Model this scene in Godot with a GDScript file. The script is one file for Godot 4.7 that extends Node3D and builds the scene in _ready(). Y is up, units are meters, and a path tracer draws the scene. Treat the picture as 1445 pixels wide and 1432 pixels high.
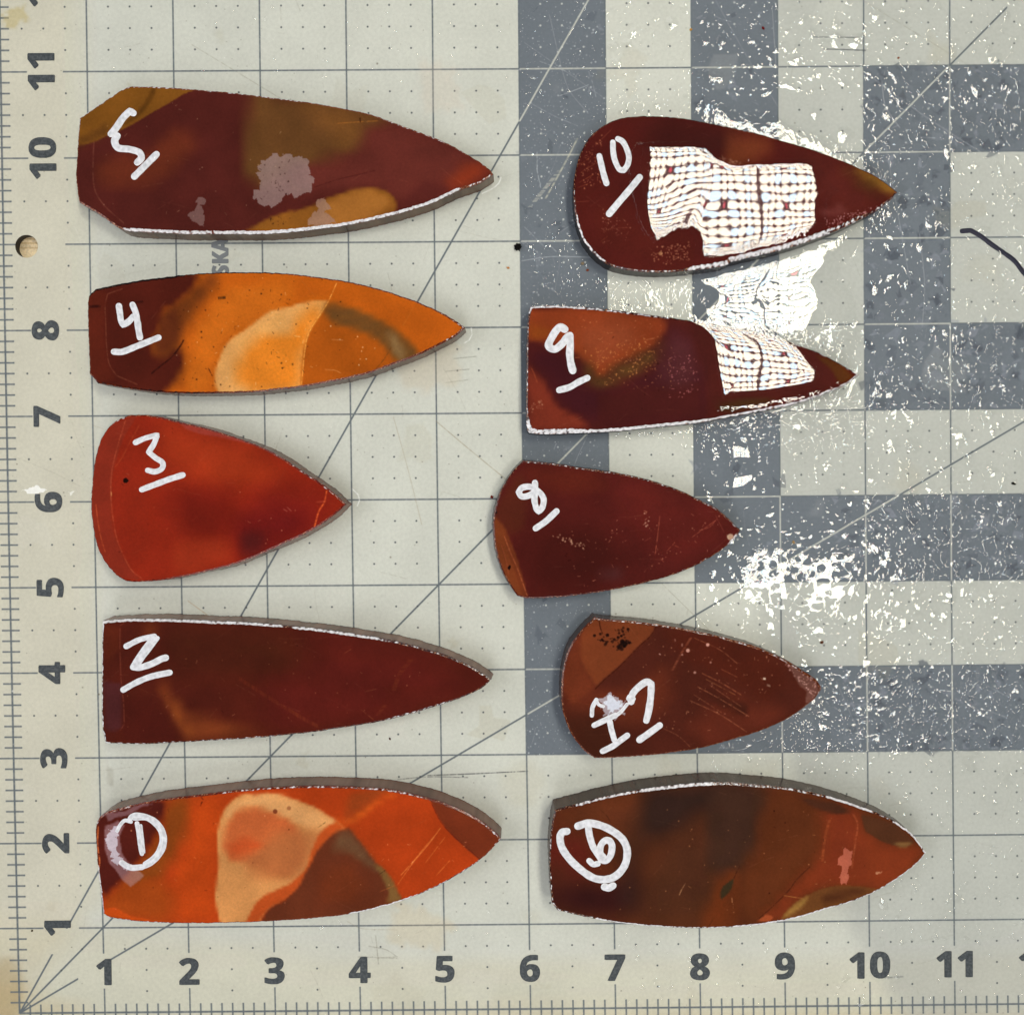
extends Node3D
# Ten agate slabs with painted numbers on a wet self-healing cutting mat. Positions are in inches on the mat (x right, y up the mat, h above it).
const IN := 0.0254
const TEX := 150.0            # mat texture, pixels per inch
const LO := -0.7              # mat corner, inches
const HI := 12.95
const HOLE := Vector2(0.252, 8.989)
const HOLE_R := 0.132
var rng := RandomNumberGenerator.new()
var taken := {}
var outlines := []
var fine := FastNoiseLite.new()
var broad := FastNoiseLite.new()
var swell := FastNoiseLite.new()
var water: StandardMaterial3D
var film: StandardMaterial3D
var paint: StandardMaterial3D
var drop_meshes := []


func _ready():
	rng.seed = 11
	# ---- camera, light, exposure
	var cam := Camera3D.new()
	cam.name = "camera"
	cam.fov = 66.7223
	cam.near = 0.01
	cam.far = 20.0
	cam.transform = Transform3D(Basis(Vector3(0.99994664, 0.00290212, 0.00991390), Vector3(0.00994820, -0.01205266, -0.99987788), Vector3(-0.00278227, 0.99992315, -0.01208089)), at(5.8370, 6.0096, 9.0000))
	add_child(cam)
	var env := Environment.new()
	env.background_mode = Environment.BG_COLOR
	env.background_color = Color(0.16, 0.16, 0.165)
	env.tonemap_mode = Environment.TONE_MAPPER_LINEAR
	env.tonemap_exposure = 1.0
	env.sdfgi_enabled = true
	env.ssao_enabled = true
	env.ssil_enabled = true
	var we := WorldEnvironment.new()
	we.name = "room_environment"
	we.environment = env
	add_child(we)
	area_light("fill_light_left", 37.0, Vector2(-38.0, 7.0), 0.9, 0.93, Color(0.985, 0.99, 1.0))  # soft fill lights added on all sides, unseen sources for even light
	area_light("fill_light_far", 38.0, Vector2(2.0, 56.0), 0.9, 0.33, Color(0.98, 0.99, 1.0))
	area_light("fill_light_near", 38.0, Vector2(3.0, -42.0), 0.9, 0.79, Color(0.985, 0.99, 1.0))
	area_light("fill_light_right", 36.0, Vector2(56.0, -6.0), 0.8, 0.14, Color(0.97, 0.99, 1.0))

	for n in [fine, broad]:
		n.seed = 5
		n.fractal_octaves = 3
	fine.frequency = 9.0
	swell.seed = 9
	swell.noise_type = FastNoiseLite.TYPE_SIMPLEX_SMOOTH
	swell.fractal_type = FastNoiseLite.FRACTAL_NONE
	swell.frequency = 1.0
	broad.frequency = 1.6
	make_materials()
	lamp("tall panel lamp of warm and cool light dots on the far pole beside the mat", Vector2(30.5, 21.5), Vector2(18.35, 12.2), 16, 33, 8, 3)
	lamp("short panel lamp of warm and cool light dots on the near pole beside the mat", Vector2(33.0, 0.4), Vector2(19.6, -3.1), 20, 12, 10, 4)
	tabletop()
	mat()
	for d in [stone_1(), stone_2(), stone_3(), stone_4(), stone_5(), stone_6(), stone_7(), stone_8(), stone_9(), stone_10()]:
		slab(d)
	puddles()
	drops()
	grit()


# ---------------------------------------------------------------- helpers
func at(x: float, y: float, h: float) -> Vector3:
	return Vector3(x, h, -y) * IN


func V(a: Array) -> PackedVector2Array:
	var p := PackedVector2Array()
	for i in a.size() / 2:
		p.append(Vector2(a[2 * i], a[2 * i + 1]))
	return p


func numbered(called: String) -> String:
	taken[called] = taken.get(called, -1) + 1
	return called if taken[called] == 0 else "%s_%03d" % [called, taken[called]]


func tag(o: Node, label: String, category: String, group := "", kind := "") -> void:
	if label: o.set_meta("label", label)
	if category: o.set_meta("category", category)
	if group: o.set_meta("group", group)
	if kind: o.set_meta("kind", kind)


func part(called: String, m: Mesh, material: Material, parent: Node = self) -> MeshInstance3D:
	var o := MeshInstance3D.new()
	o.name = numbered(called) if parent == self else called
	o.mesh = m
	o.material_override = material
	parent.add_child(o, true)
	if parent != self and o.name != called:   # leg2 -> leg_001
		var k := 1
		while parent.has_node("%s_%03d" % [called, k]):
			k += 1
		o.name = "%s_%03d" % [called, k]
	return o


func area_light(called: String, height: float, xy: Vector2, side: float, energy: float, tint: Color) -> void:
	var l := AreaLight3D.new()
	l.name = called
	l.area_size = Vector2(side, side)
	l.area_normalize_energy = true
	l.light_energy = energy
	l.light_color = tint
	l.shadow_enabled = true
	l.set("area_range", 6.0)
	l.position = at(xy.x, xy.y, height)
	add_child(l)
	l.look_at(at(5.9, 6.0, 0.0), Vector3.UP)


class Mb:
	var v := PackedVector3Array()
	var n := PackedVector3Array()
	var uv := PackedVector2Array()
	var c := PackedColorArray()
	var i := PackedInt32Array()

	func add(p: Vector3, nn := Vector3.UP, t := Vector2.ZERO, col := Color.WHITE) -> int:
		v.append(p); n.append(nn); uv.append(t); c.append(col)
		return v.size() - 1

	func tri(a: int, b: int, d: int) -> void:   # front faces run clockwise: turn by the vertex normals
		var g := (v[b] - v[a]).cross(v[d] - v[a])
		if g.dot(n[a] + n[b] + n[d]) > 0.0:
			i.append(a); i.append(d); i.append(b)
		else:
			i.append(a); i.append(b); i.append(d)

	func quad(a: int, b: int, d: int, e: int) -> void:
		tri(a, b, d)
		tri(a, d, e)

	func done() -> ArrayMesh:
		var arr := []
		arr.resize(Mesh.ARRAY_MAX)
		arr[Mesh.ARRAY_VERTEX] = v
		arr[Mesh.ARRAY_NORMAL] = n
		arr[Mesh.ARRAY_TEX_UV] = uv
		arr[Mesh.ARRAY_COLOR] = c
		arr[Mesh.ARRAY_INDEX] = i
		var m := ArrayMesh.new()
		m.add_surface_from_arrays(Mesh.PRIMITIVE_TRIANGLES, arr)
		return m


func smooth(p: PackedVector2Array, step: float, closed := true, corner := 0.55) -> PackedVector2Array:
	# Catmull-Rom through the points, sharp where the outline turns by more than `corner` radians
	var n := p.size()
	var out := PackedVector2Array()
	for i in (n if closed else n - 1):
		var a := p[i]
		var b := p[(i + 1) % n]
		var pa := p[(i - 1 + n) % n] if closed or i > 0 else a
		var pb := p[(i + 2) % n] if closed or i + 2 < n else b
		var ta := (b - pa) * 0.5
		var tb := (pb - a) * 0.5
		var l := a.distance_to(b)
		if absf((a - pa).angle_to(b - a)) > corner or (a - pa).length() < 1e-5: ta = b - a
		if absf((b - a).angle_to(pb - b)) > corner or (pb - b).length() < 1e-5: tb = b - a
		ta = ta.limit_length(l * 1.1)
		tb = tb.limit_length(l * 1.1)
		var k := maxi(1, int(ceil(l / step)))
		for j in k:
			var t := float(j) / k
			var t2 := t * t
			var t3 := t2 * t
			out.append(a * (2 * t3 - 3 * t2 + 1) + ta * (t3 - 2 * t2 + t) + b * (3 * t2 - 2 * t3) + tb * (t3 - t2))
	if not closed:
		out.append(p[n - 1])
	return out


# ---------------------------------------------------------------- painting of textures (flat print, stone colour, stains)
func fill_poly(im: Image, p: PackedVector2Array, col: Color) -> void:
	var rows := {}
	var n := p.size()
	for k in n:
		var a := p[k]
		var b := p[(k + 1) % n]
		if a.y > b.y:
			var s := a
			a = b
			b = s
		var y0 := maxi(0, int(ceil(a.y - 0.5)))
		var y1 := mini(im.get_height() - 1, int(ceil(b.y - 0.5)) - 1)
		for y in range(y0, y1 + 1):
			if not rows.has(y): rows[y] = []
			rows[y].append(a.x + (b.x - a.x) * (y + 0.5 - a.y) / (b.y - a.y))
	for y in rows:
		var xs: Array = rows[y]
		xs.sort()
		for k in xs.size() / 2:
			var x0 := clampi(int(round(xs[2 * k])), 0, im.get_width())
			var x1 := clampi(int(round(xs[2 * k + 1])), 0, im.get_width())
			if x1 > x0: im.fill_rect(Rect2i(x0, y, x1 - x0, 1), col)


func layer(im: Image, p: PackedVector2Array, col: Color, blur: int, warp: float) -> void:
	var q := PackedVector2Array()
	var f := fine if blur == 0 or warp > 9.0 else broad
	for v in p:
		var w := v * 0.011
		q.append(v + Vector2(f.get_noise_2d(w.x, w.y), f.get_noise_2d(w.x + 40.0, w.y)) * warp)
	var r := Rect2(q[0], Vector2.ZERO)
	for v in q: r = r.expand(v)
	var pad := 8 << blur
	var off := Vector2i(maxi(0, int(r.position.x) - pad), maxi(0, int(r.position.y) - pad))
	var end := Vector2i(mini(im.get_width(), int(r.end.x) + pad), mini(im.get_height(), int(r.end.y) + pad))
	var size := end - off
	if size.x <= 0 or size.y <= 0: return
	var grown := Vector2i((size.x + 31) / 32 * 32, (size.y + 31) / 32 * 32)
	var l := Image.create_empty(grown.x, grown.y, false, Image.FORMAT_RGBA8)
	l.fill(Color(col, 0.0))
	for k in q.size(): q[k] -= Vector2(off)
	fill_poly(l, q, col)
	if blur:
		for k in blur: l.resize(maxi(1, l.get_width() / 2), maxi(1, l.get_height() / 2), Image.INTERPOLATE_BILINEAR)
		l.resize(grown.x, grown.y, Image.INTERPOLATE_CUBIC)
	im.blend_rect(l, Rect2i(Vector2i.ZERO, size), off)


func stroke(im: Image, p: PackedVector2Array, width: float, col: Color, broken := 0.0) -> void:
	var r := Rect2(p[0], Vector2.ZERO)
	for v in p: r = r.expand(v)
	r = r.grow(width + 2.0)
	var off := Vector2i(maxi(0, int(r.position.x)), maxi(0, int(r.position.y)))
	var end := Vector2i(mini(im.get_width(), int(r.end.x) + 1), mini(im.get_height(), int(r.end.y) + 1))
	var size := end - off
	if size.x <= 0 or size.y <= 0: return
	var l := Image.create_empty(size.x, size.y, false, Image.FORMAT_RGBA8)
	l.fill(Color(col, 0.0))
	var hw := width * 0.5
	for k in p.size() - 1:
		var a := p[k] - Vector2(off)
		var b := p[k + 1] - Vector2(off)
		var d := b - a
		var len := d.length()
		if len < 1e-4: continue
		d /= len
		# walk along the longer axis and cover the pixels across it
		var steep := absf(d.y) > absf(d.x)
		var u0 := minf(a.y, b.y) if steep else minf(a.x, b.x)
		var u1 := maxf(a.y, b.y) if steep else maxf(a.x, b.x)
		var wide := hw / maxf(absf(d.y) if steep else absf(d.x), 0.3)
		for u in range(maxi(0, int(floor(u0))), mini(size.y if steep else size.x, int(ceil(u1)) + 1)):
			var t := ((u + 0.5) - (a.y if steep else a.x)) / (d.y if steep else d.x)
			var m := (a.x + d.x * t) if steep else (a.y + d.y * t)
			var ends := clampf(minf(t, len - t) + 1.0, 0.0, 1.0)
			if broken > 0.0:
				ends *= clampf(1.0 - broken + broken * 2.4 * (fine.get_noise_2d(u * 0.011, m * 0.004 + k) + 0.25), 0.0, 1.0)
			for s in range(int(floor(m - wide - 0.5)), int(ceil(m + wide + 0.5)) + 1):
				var cov := clampf(wide + 0.5 - absf(s + 0.5 - m), 0.0, 1.0) * ends
				var x := s if steep else u
				var y := u if steep else s
				if cov > 0.02 and x >= 0 and y >= 0 and x < size.x and y < size.y:
					var was := l.get_pixel(x, y).a
					l.set_pixel(x, y, Color(col, maxf(was, cov * col.a)))
	im.blend_rect(l, Rect2i(Vector2i.ZERO, size), off)


func spot(im: Image, c: Vector2, r: float, col: Color) -> void:
	for y in range(maxi(0, int(c.y - r - 1)), mini(im.get_height(), int(c.y + r + 2))):
		for x in range(maxi(0, int(c.x - r - 1)), mini(im.get_width(), int(c.x + r + 2))):
			var cov := clampf(r + 0.5 - Vector2(x + 0.5, y + 0.5).distance_to(c), 0.0, 1.0) * col.a
			if cov > 0.01: im.set_pixel(x, y, im.get_pixel(x, y).lerp(Color(col, 1.0), cov))


func grain(im: Image, f: float, much: float, f2: float, much2: float, seed_: int, jitter := 0.0) -> void:
	var w := im.get_width()
	var h := im.get_height()
	var n := FastNoiseLite.new()
	n.seed = seed_
	n.frequency = f
	n.fractal_octaves = 4
	var a := n.get_image(w, h).get_data()
	n.seed = seed_ + 1
	n.frequency = f2
	var b := n.get_image(w, h).get_data()
	var d := im.get_data()
	var k := 4 if im.get_format() == Image.FORMAT_RGBA8 else 3
	var s := seed_ * 7919 + 17
	for i in w * h:
		s = (s * 1103515245 + 12345) & 0x7fffffff
		var g := 1.0 + (a[i] - 127) * much + (b[i] - 127) * much2 + ((s >> 16) % 255 - 127) * jitter
		var j := i * k
		d[j] = clampi(int(d[j] * g), 0, 255)
		d[j + 1] = clampi(int(d[j + 1] * g), 0, 255)
		d[j + 2] = clampi(int(d[j + 2] * g), 0, 255)
	im.set_data(w, h, false, im.get_format(), d)


# ---------------------------------------------------------------- materials
func plain(albedo: Color, rough: float, spec := 0.5) -> StandardMaterial3D:
	var m := StandardMaterial3D.new()
	m.albedo_color = albedo
	m.roughness = rough
	m.metallic_specular = spec
	return m


func make_materials() -> void:
	water = StandardMaterial3D.new()
	water.resource_name = "water"
	water.transparency = BaseMaterial3D.TRANSPARENCY_ALPHA
	water.albedo_color = Color(1, 1, 1, 0.0)
	water.roughness = 0.0
	water.metallic_specular = 0.5
	film = water.duplicate()
	film.roughness = 0.018
	paint = plain(Color.WHITE, 0.42, 0.4)
	paint.vertex_color_use_as_albedo = true


func noise_tex(f: float, seed_: int, lo: Color, hi: Color, normal := false) -> NoiseTexture2D:
	var n := FastNoiseLite.new()
	n.seed = seed_
	n.frequency = f
	n.fractal_octaves = 4
	var t := NoiseTexture2D.new()
	t.width = 512
	t.height = 512
	t.seamless = true
	t.noise = n
	if normal:
		t.as_normal_map = true
		t.bump_strength = 3.0
	else:
		var g := Gradient.new()
		g.set_color(0, lo)
		g.set_color(1, hi)
		t.color_ramp = g
	return t


# ---------------------------------------------------------------- the lamp whose light the water mirrors, and the table
func lamp(label: String, foot: Vector2, lo: Vector2, cols: int, rows: int, split: int, seed_: int) -> void:
	# a flat board of light dots, underside 40 inches above the mat; lo is its corner, dots 0.453 x 0.578 inches apart
	var o := Node3D.new()
	o.name = numbered("led_panel_lamp")
	add_child(o)
	o.position = at(foot.x, foot.y, -0.09)
	tag(o, label, "lamp")
	var mid := lo + Vector2((cols - 1) * 0.453, (rows - 1) * 0.578) * 0.5 - foot
	var size := Vector2(cols * 0.453, rows * 0.578)
	var base := CylinderMesh.new()
	base.top_radius = 0.11
	base.bottom_radius = 0.12
	base.height = 0.02
	var dark := plain(Color(0.12, 0.12, 0.125), 0.4)
	part("base", base, dark, o).position = Vector3(0, 0.01, 0)
	var pole := CylinderMesh.new()
	pole.top_radius = 0.011
	pole.bottom_radius = 0.011
	pole.height = 41.4 * IN
	part("pole", pole, dark, o).position = Vector3(0, 20.7 * IN, 0)
	var arm := BoxMesh.new()
	arm.size = Vector3(absf(mid.x), 0.5, 0.9) * IN
	part("arm", arm, dark, o).position = Vector3(mid.x * 0.5, 41.4, 0.0) * IN
	var shell := BoxMesh.new()
	shell.size = Vector3(size.x + 1.4, 0.8, size.y + 1.4) * IN
	part("housing", shell, plain(Color(0.30, 0.29, 0.27), 0.5), o).position = Vector3(mid.x, 40.7, -mid.y) * IN
	var warm := Mb.new()
	var cool := Mb.new()
	var red := Mb.new()
	var r := RandomNumberGenerator.new()
	r.seed = seed_
	for row in rows:
		for col in cols:
			var p := lo + Vector2(col * 0.453 + (0.17 if col >= split else 0.0), row * 0.578) - foot
			var pick := r.randf()
			var gap := (row % 5 == 1) and (col % 8 == 3)
			var which := red if gap else (cool if ((row + col) % 2 == 0 and pick < 0.8 and row % 2 == 0) else warm)
			var rad := Vector2(0.07, 0.2) if gap else Vector2(0.236, 0.27)
			var low := 40.29 - 0.004 * ((row * 5 + col * 3) % 4)   # neighbouring lenses overlap a little, none in the same plane
			var first := which.add(Vector3(p.x, low, -p.y) * IN, Vector3.DOWN)
			for k in 14:
				var a := TAU * k / 14
				which.add(Vector3(p.x + cos(a) * rad.x, low, -p.y + sin(a) * rad.y) * IN, Vector3.DOWN)
			for k in 14:
				which.tri(first, first + 1 + k, first + 1 + (k + 1) % 14)
	for g in [[warm, Color(1.0, 0.965, 0.88), 29.0], [cool, Color(0.82, 0.93, 1.0), 29.0], [red, Color(1.0, 0.25, 0.35), 14.0]]:
		var m := plain(Color(0.8, 0.8, 0.8), 0.5)
		m.emission_enabled = true
		m.emission = g[1]
		m.emission_energy_multiplier = g[2]
		var led := part("led", g[0].done(), m, o)
		led.set_meta("kind", "stuff")
	var l := AreaLight3D.new()
	l.name = numbered("led_panel_light")
	l.area_size = size * IN
	l.area_normalize_energy = true
	l.light_energy = 0.03
	l.shadow_enabled = true
	add_child(l)
	l.position = at(foot.x + mid.x, foot.y + mid.y, 40.1)
	l.rotation = Vector3(-PI / 2, 0, 0)


func tabletop() -> void:
	var m := plain(Color.WHITE, 0.6, 0.3)
	var im := Image.create_empty(256, 256, false, Image.FORMAT_RGBA8)
	im.fill(Color("ead3ac"))
	for k in 40:
		var y := rng.randf() * 256
		stroke(im, PackedVector2Array([Vector2(-2, y), Vector2(120, y + rng.randf_range(-3, 3)), Vector2(258, y + rng.randf_range(-2, 2))]), rng.randf_range(1, 4), Color(Color("9a7444"), rng.randf_range(0.1, 0.5)))
	grain(im, 0.02, 0.0012, 0.2, 0.0008, 3)
	m.albedo_texture = ImageTexture.create_from_image(im)
	m.uv1_triplanar = true
	m.uv1_world_triplanar = true
	m.uv1_scale = Vector3.ONE * 24.0
	var b := BoxMesh.new()
	b.size = Vector3(70, 1.2, 70) * IN
	var o := part("tabletop", b, m)
	o.position = at(10, 8, -0.09 - 0.6)
	tag(o, "pale wooden tabletop under the cutting mat, seen through its punched hole", "tabletop", "", "structure")


# ---------------------------------------------------------------- the cutting mat
func grid(i: float, j: float) -> Vector2:   # where the print of the worn, slightly stretched mat puts its grid
	return Vector2(0.013982 + 1.001420 * i + -0.007267 * j + 0.000009 * i * i + -0.000014 * i * j + 0.000438 * j * j, 0.016625 + -0.004430 * i + 1.002924 * j + 0.000164 * i * i + 0.000117 * i * j + -0.000396 * j * j)


func tx(p: Vector2) -> Vector2:
	return Vector2((p.x - LO) * TEX, (HI - p.y) * TEX)


func tx_all(a: Array) -> PackedVector2Array:
	var q := V(a)
	for i in q.size(): q[i] = tx(q[i])
	return q


func gline(im: Image, a: Vector2, b: Vector2, width: float, col: Color, broken := 0.12) -> void:
	var p := PackedVector2Array()
	var n := maxi(1, int(a.distance_to(b) * 0.7))
	for k in n + 1:
		var q := a.lerp(b, float(k) / n)
		p.append(tx(grid(q.x, q.y)))
	stroke(im, p, width * TEX, col, broken)


func is_dark(i: int, j: int) -> bool:   # nested dark bands of squares
	if i < 6 or j < 3: return false
	if i == 6 or j == 3: return true
	if i < 8 or j < 5: return false
	if i == 8 or j == 5: return true
	if i < 10 or j < 7: return false
	return (i == 10 and j < 11) or j == 7 or j == 10


func dark_at(p: Vector2) -> bool:
	return is_dark(int(floor(p.x)), int(floor(p.y))) and p.y < 13.0


func mat_image() -> Image:
	var im := Image.create_empty(2048, 2048, false, Image.FORMAT_RGBA8)
	im.fill(Color("cccdc3"))
	# the old yellowing of the left margin and the bottom edge, and grey painted over the wet right half to dim its light
	layer(im, V([0, 0, 250, 0, 240, 900, 260, 1750, 0, 2048]), Color(Color("cfc4a6"), 0.35), 5, 30)
	layer(im, V([0, 1760, 700, 1850, 1500, 1870, 2048, 1850, 2048, 2048, 0, 2048]), Color(Color("cfc3a4"), 0.3), 5, 30)
	layer(im, V([0, 1870, 110, 1900, 300, 1965, 1000, 1950, 2048, 1950, 2048, 2048, 0, 2048]), Color(Color("c3ad82"), 0.35), 5, 30)
	layer(im, V([60, 1850, 105, 1840, 125, 1900, 112, 1960, 60, 1960]), Color(Color("9a7c4c"), 0.35), 4, 30)
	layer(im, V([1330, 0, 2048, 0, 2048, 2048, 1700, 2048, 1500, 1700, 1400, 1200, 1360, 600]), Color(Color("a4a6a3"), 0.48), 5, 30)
	var ink := Color("646b70")
	for i in range(6, 13):
		for j in range(3, 13):
			if is_dark(i, j):
				var q := PackedVector2Array()
				for c in [Vector2(i, j), Vector2(i + 1, j), Vector2(i + 1, j + 1), Vector2(i, j + 1)]: q.append(tx(grid(c.x, c.y)))
				fill_poly(im, q, Color("6b727a"))
	# blotches, dirt and knife marks
	for k in 70:
		var c := Vector2(rng.randf_range(0, 12), rng.randf_range(0, 12))
		var p := PackedVector2Array()
		var r := rng.randf_range(4, 60)
		for a in 9: p.append(tx(c) + Vector2.from_angle(TAU * a / 9) * r * rng.randf_range(0.3, 1.2))
		layer(im, p, Color(Color("a89a78") if rng.randf() < 0.6 else Color("e2e0d6"), rng.randf_range(0.04, 0.16)), rng.randi_range(1, 4), 20)
	for k in 900:   # dried and drying water in the dark squares
		var c := Vector2(rng.randf_range(9.6, 12.0), rng.randf_range(3, 11)) if k < 800 else Vector2(rng.randf_range(6, 9), rng.randf_range(3, 12))
		if not dark_at(c): continue
		var p := PackedVector2Array()
		var r := rng.randf_range(2, 13)
		for a in 9: p.append(tx(c) + Vector2.from_angle(TAU * a / 9) * r * rng.randf_range(0.2, 1.4))
		layer(im, p, Color(Color("8b919b") if rng.randf() < 0.45 else Color("474e58"), rng.randf_range(0.15, 0.6)), rng.randi_range(0, 1), 14)
	for k in 330:
		var c := Vector2(rng.randf_range(0, 12), rng.randf_range(0, 12))
		var d := Vector2.from_angle(rng.randf_range(-0.5, 0.5) + (PI / 2 if rng.randf() < 0.5 else 0.0)) * rng.randf_range(0.05, 0.9) * rng.randf()
		var bend := Vector2(rng.randf_range(-0.05, 0.05), rng.randf_range(-0.05, 0.05))
		var pale := dark_at(c)
		if pale != dark_at(c + d): continue
		var col := (Color(Color("c9cdd0"), rng.randf_range(0.12, 0.6)) if pale else Color(Color("77705e") if rng.randf() < 0.75 else Color("efeee8"), rng.randf_range(0.05, 0.22)))
		stroke(im, PackedVector2Array([tx(c), tx(c + d * 0.5 + bend * d.length()), tx(c + d)]), rng.randf_range(0.8, 1.8), col, 0.6)
	for k in 3:   # long knife cuts
		var c := Vector2([2.2, 9.9, 6.2][k], [11.3, 11.8, 5.9][k])
		stroke(im, PackedVector2Array([tx(c), tx(c + Vector2(1.3, -0.8)), tx(c + Vector2(2.4, -1.9))]), 1.4, Color(Color("8d8672"), 0.35), 0.5)
	# the printed grid
	for i in range(0, 13):
		for j in range(0, 13):
			if is_dark(i, j): continue
			if i == 0 or j == 0: continue
			gline(im, Vector2(i, j), Vector2(i + 1, j), 0.017, ink)
			gline(im, Vector2(i, j), Vector2(i, j + 1), 0.017, ink)
	for k in range(1, 13):
		gline(im, Vector2(-0.7, k), Vector2(0.30, k), 0.017, ink)
		gline(im, Vector2(0.72, k), Vector2(1, k), 0.017, ink)
		gline(im, Vector2(k, -0.7), Vector2(k, 0.28), 0.017, ink)
		gline(im, Vector2(k, 0.70), Vector2(k, 1), 0.017, ink)
	gline(im, Vector2(0, 0), Vector2(0, 12.9), 0.022, ink)
	gline(im, Vector2(0, 0), Vector2(12.9, 0), 0.022, ink)
	for k in range(1, 103):
		var u := k / 8.0
		if k % 8 == 0: continue
		gline(im, Vector2(-0.1, u), Vector2(0.1, u), 0.019, ink)
		gline(im, Vector2(u, -0.1), Vector2(u, 0.1), 0.019, ink)
	# the same lines in pale print where they cross the dark squares
	var pale_ink := Color("b9bab2")
	for i in range(6, 13):
		for j in range(3, 13):
			if not is_dark(i, j): continue
			gline(im, Vector2(i, j), Vector2(i + 1, j), 0.018, pale_ink if is_dark(i, j - 1) else Color("666d74"))
			gline(im, Vector2(i, j), Vector2(i, j + 1), 0.018, pale_ink if is_dark(i - 1, j) else Color("666d74"))
	for deg in [30.0, 45.0, 60.0]:   # angle lines from the corner of the rulers
		var dir := Vector2.from_angle(deg_to_rad(deg))
		var s := 0.0
		while s < 16.5:
			var a := dir * s
			var b := dir * (s + 0.05)
			var skip: bool = (deg != 45.0) and s > 0.80 and s < 1.13
			if a.x < 12.9 and a.y < 12.9 and not skip:
				gline(im, a, b, 0.019, pale_ink if dark_at((a + b) * 0.5) else ink, 0.0)
			s += 0.05
	for i in range(0, 13):
		for j in range(0, 13):
			for a in range(1, 4):
				for b in range(1, 4):
					if i == 0 and a < 3 and b != 2: continue
					if j == 0 and b < 3 and a != 2: continue
					if i == 0 and j == 0 and a != b: continue
					var p := Vector2(i + a * 0.25, j + b * 0.25)
					spot(im, tx(grid(p.x, p.y)), 1.75 if is_dark(i, j) else 1.6, Color(Color("c4c6c0") if is_dark(i, j) else Color("4c5154"), 0.95))
	# specks of dust
	for k in 3600:
		var c := Vector2(rng.randf_range(6, 7), rng.randf_range(3, 12)) if k < 1900 else Vector2(rng.randf_range(8, 12), rng.randf_range(3, 12))
		if dark_at(c): spot(im, tx(c), rng.randf_range(0.3, 0.9) if rng.randf() < 0.93 else 1.5, Color(Color("d5d8d8"), rng.randf_range(0.2, 0.8)))
	for k in 1500:
		var c := Vector2(rng.randf_range(-0.5, 12), rng.randf_range(-0.5, 12))
		if not dark_at(c): spot(im, tx(c), rng.randf_range(0.3, 0.9) if rng.randf() < 0.96 else rng.randf_range(1.0, 1.8), Color(Color("5a5142") if rng.randf() < 0.7 else Color("f4f3ee"), rng.randf_range(0.15, 0.65)))
	# marks that stand in particular places
	stroke(im, smooth(tx_all([4.838, 2.77, 5.312, 2.781, 6.018, 2.807]), 6.0, false), 1.8, Color(Color("4a4c4c"), 0.8), 0.5)
	stroke(im, smooth(tx_all([4.48, 2.724, 4.854, 2.753, 5.311, 2.74]), 6.0, false), 1.5, Color(Color("4a4c4c"), 0.6), 0.6)
	stroke(im, smooth(tx_all([9.416, 11.328, 9.927, 11.316]), 6.0, false), 2, Color(Color("555a5c"), 0.7), 0.4)
	stroke(im, smooth(tx_all([9.539, 11.188, 10.025, 11.168]), 6.0, false), 2.2, Color(Color("4a4e50"), 0.8), 0.4)
	stroke(im, smooth(tx_all([5.198, 7.641, 5.463, 7.664]), 6.0, false), 1.4, Color(Color("6a685c"), 0.5), 0.4)
	stroke(im, smooth(tx_all([5.098, 7.494, 5.378, 7.516]), 6.0, false), 1.4, Color(Color("6a685c"), 0.5), 0.4)
	stroke(im, smooth(tx_all([5.096, 7.362, 5.361, 7.393]), 6.0, false), 1.2, Color(Color("7a7868"), 0.5), 0.4)
	stroke(im, smooth(tx_all([4.984, 6.918, 5.352, 6.6, 5.811, 6.216]), 6.0, false), 1.4, Color(Color("8a7858"), 0.5), 0.3)
	stroke(im, smooth(tx_all([4.489, 6.972, 4.647, 6.376, 4.805, 5.713]), 6.0, false), 1.3, Color(Color("a09070"), 0.4), 0.3)
	stroke(im, smooth(tx_all([2.064, 4.846, 2.596, 4.45, 2.719, 4.366]), 6.0, false), 1.5, Color(Color("b08a60"), 0.5), 0.3)
	stroke(im, smooth(tx_all([1.966, 6.567, 0.982, 6.907]), 6.0, false), 1, Color(Color("a09070"), 0.3), 0.4)
	stroke(im, smooth(tx_all([4.124, 0.762, 4.332, 0.717, 4.456, 0.632, 4.206, 0.618]), 6.0, false), 1.5, Color(Color("7a7464"), 0.4), 0.5)
	stroke(im, smooth(tx_all([3.998, 0.637, 4.456, 0.615]), 6.0, false), 1.5, Color(Color("7a7464"), 0.4), 0.5)
	stroke(im, smooth(tx_all([4.209, 0.886, 4.238, 0.551]), 6.0, false), 1.5, Color(Color("7a7464"), 0.5), 0.5)
	stroke(im, smooth(tx_all([10.128, 0.314, 10.421, 0.327]), 6.0, false), 3, Color(Color("6a6e70"), 0.5), 0.8)
	stroke(im, smooth(tx_all([3.878, 1.058, 4.044, 0.972, 4.46, 0.951]), 6.0, false), 1, Color(Color("9a8a70"), 0.4), 0.4)
	stroke(im, smooth(tx_all([8.283, 11.761, 8.69, 11.023, 9, 10.53]), 6.0, false), 1.3, Color(Color("9aa0a6"), 0.5), 0.3)
	stroke(im, smooth(tx_all([8.94, 11.675, 8.978, 11.021]), 6.0, false), 1.3, Color(Color("b0b4b8"), 0.5), 0.3)
	stroke(im, smooth(tx_all([6.35, 11.614, 6.548, 10.796, 6.792, 10.467]), 6.0, false), 1.2, Color(Color("a8acb0"), 0.5), 0.3)
	stroke(im, smooth(tx_all([6.059, 11.29, 6.999, 10.629]), 6.0, false), 1.2, Color(Color("a8acb0"), 0.4), 0.4)
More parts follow.
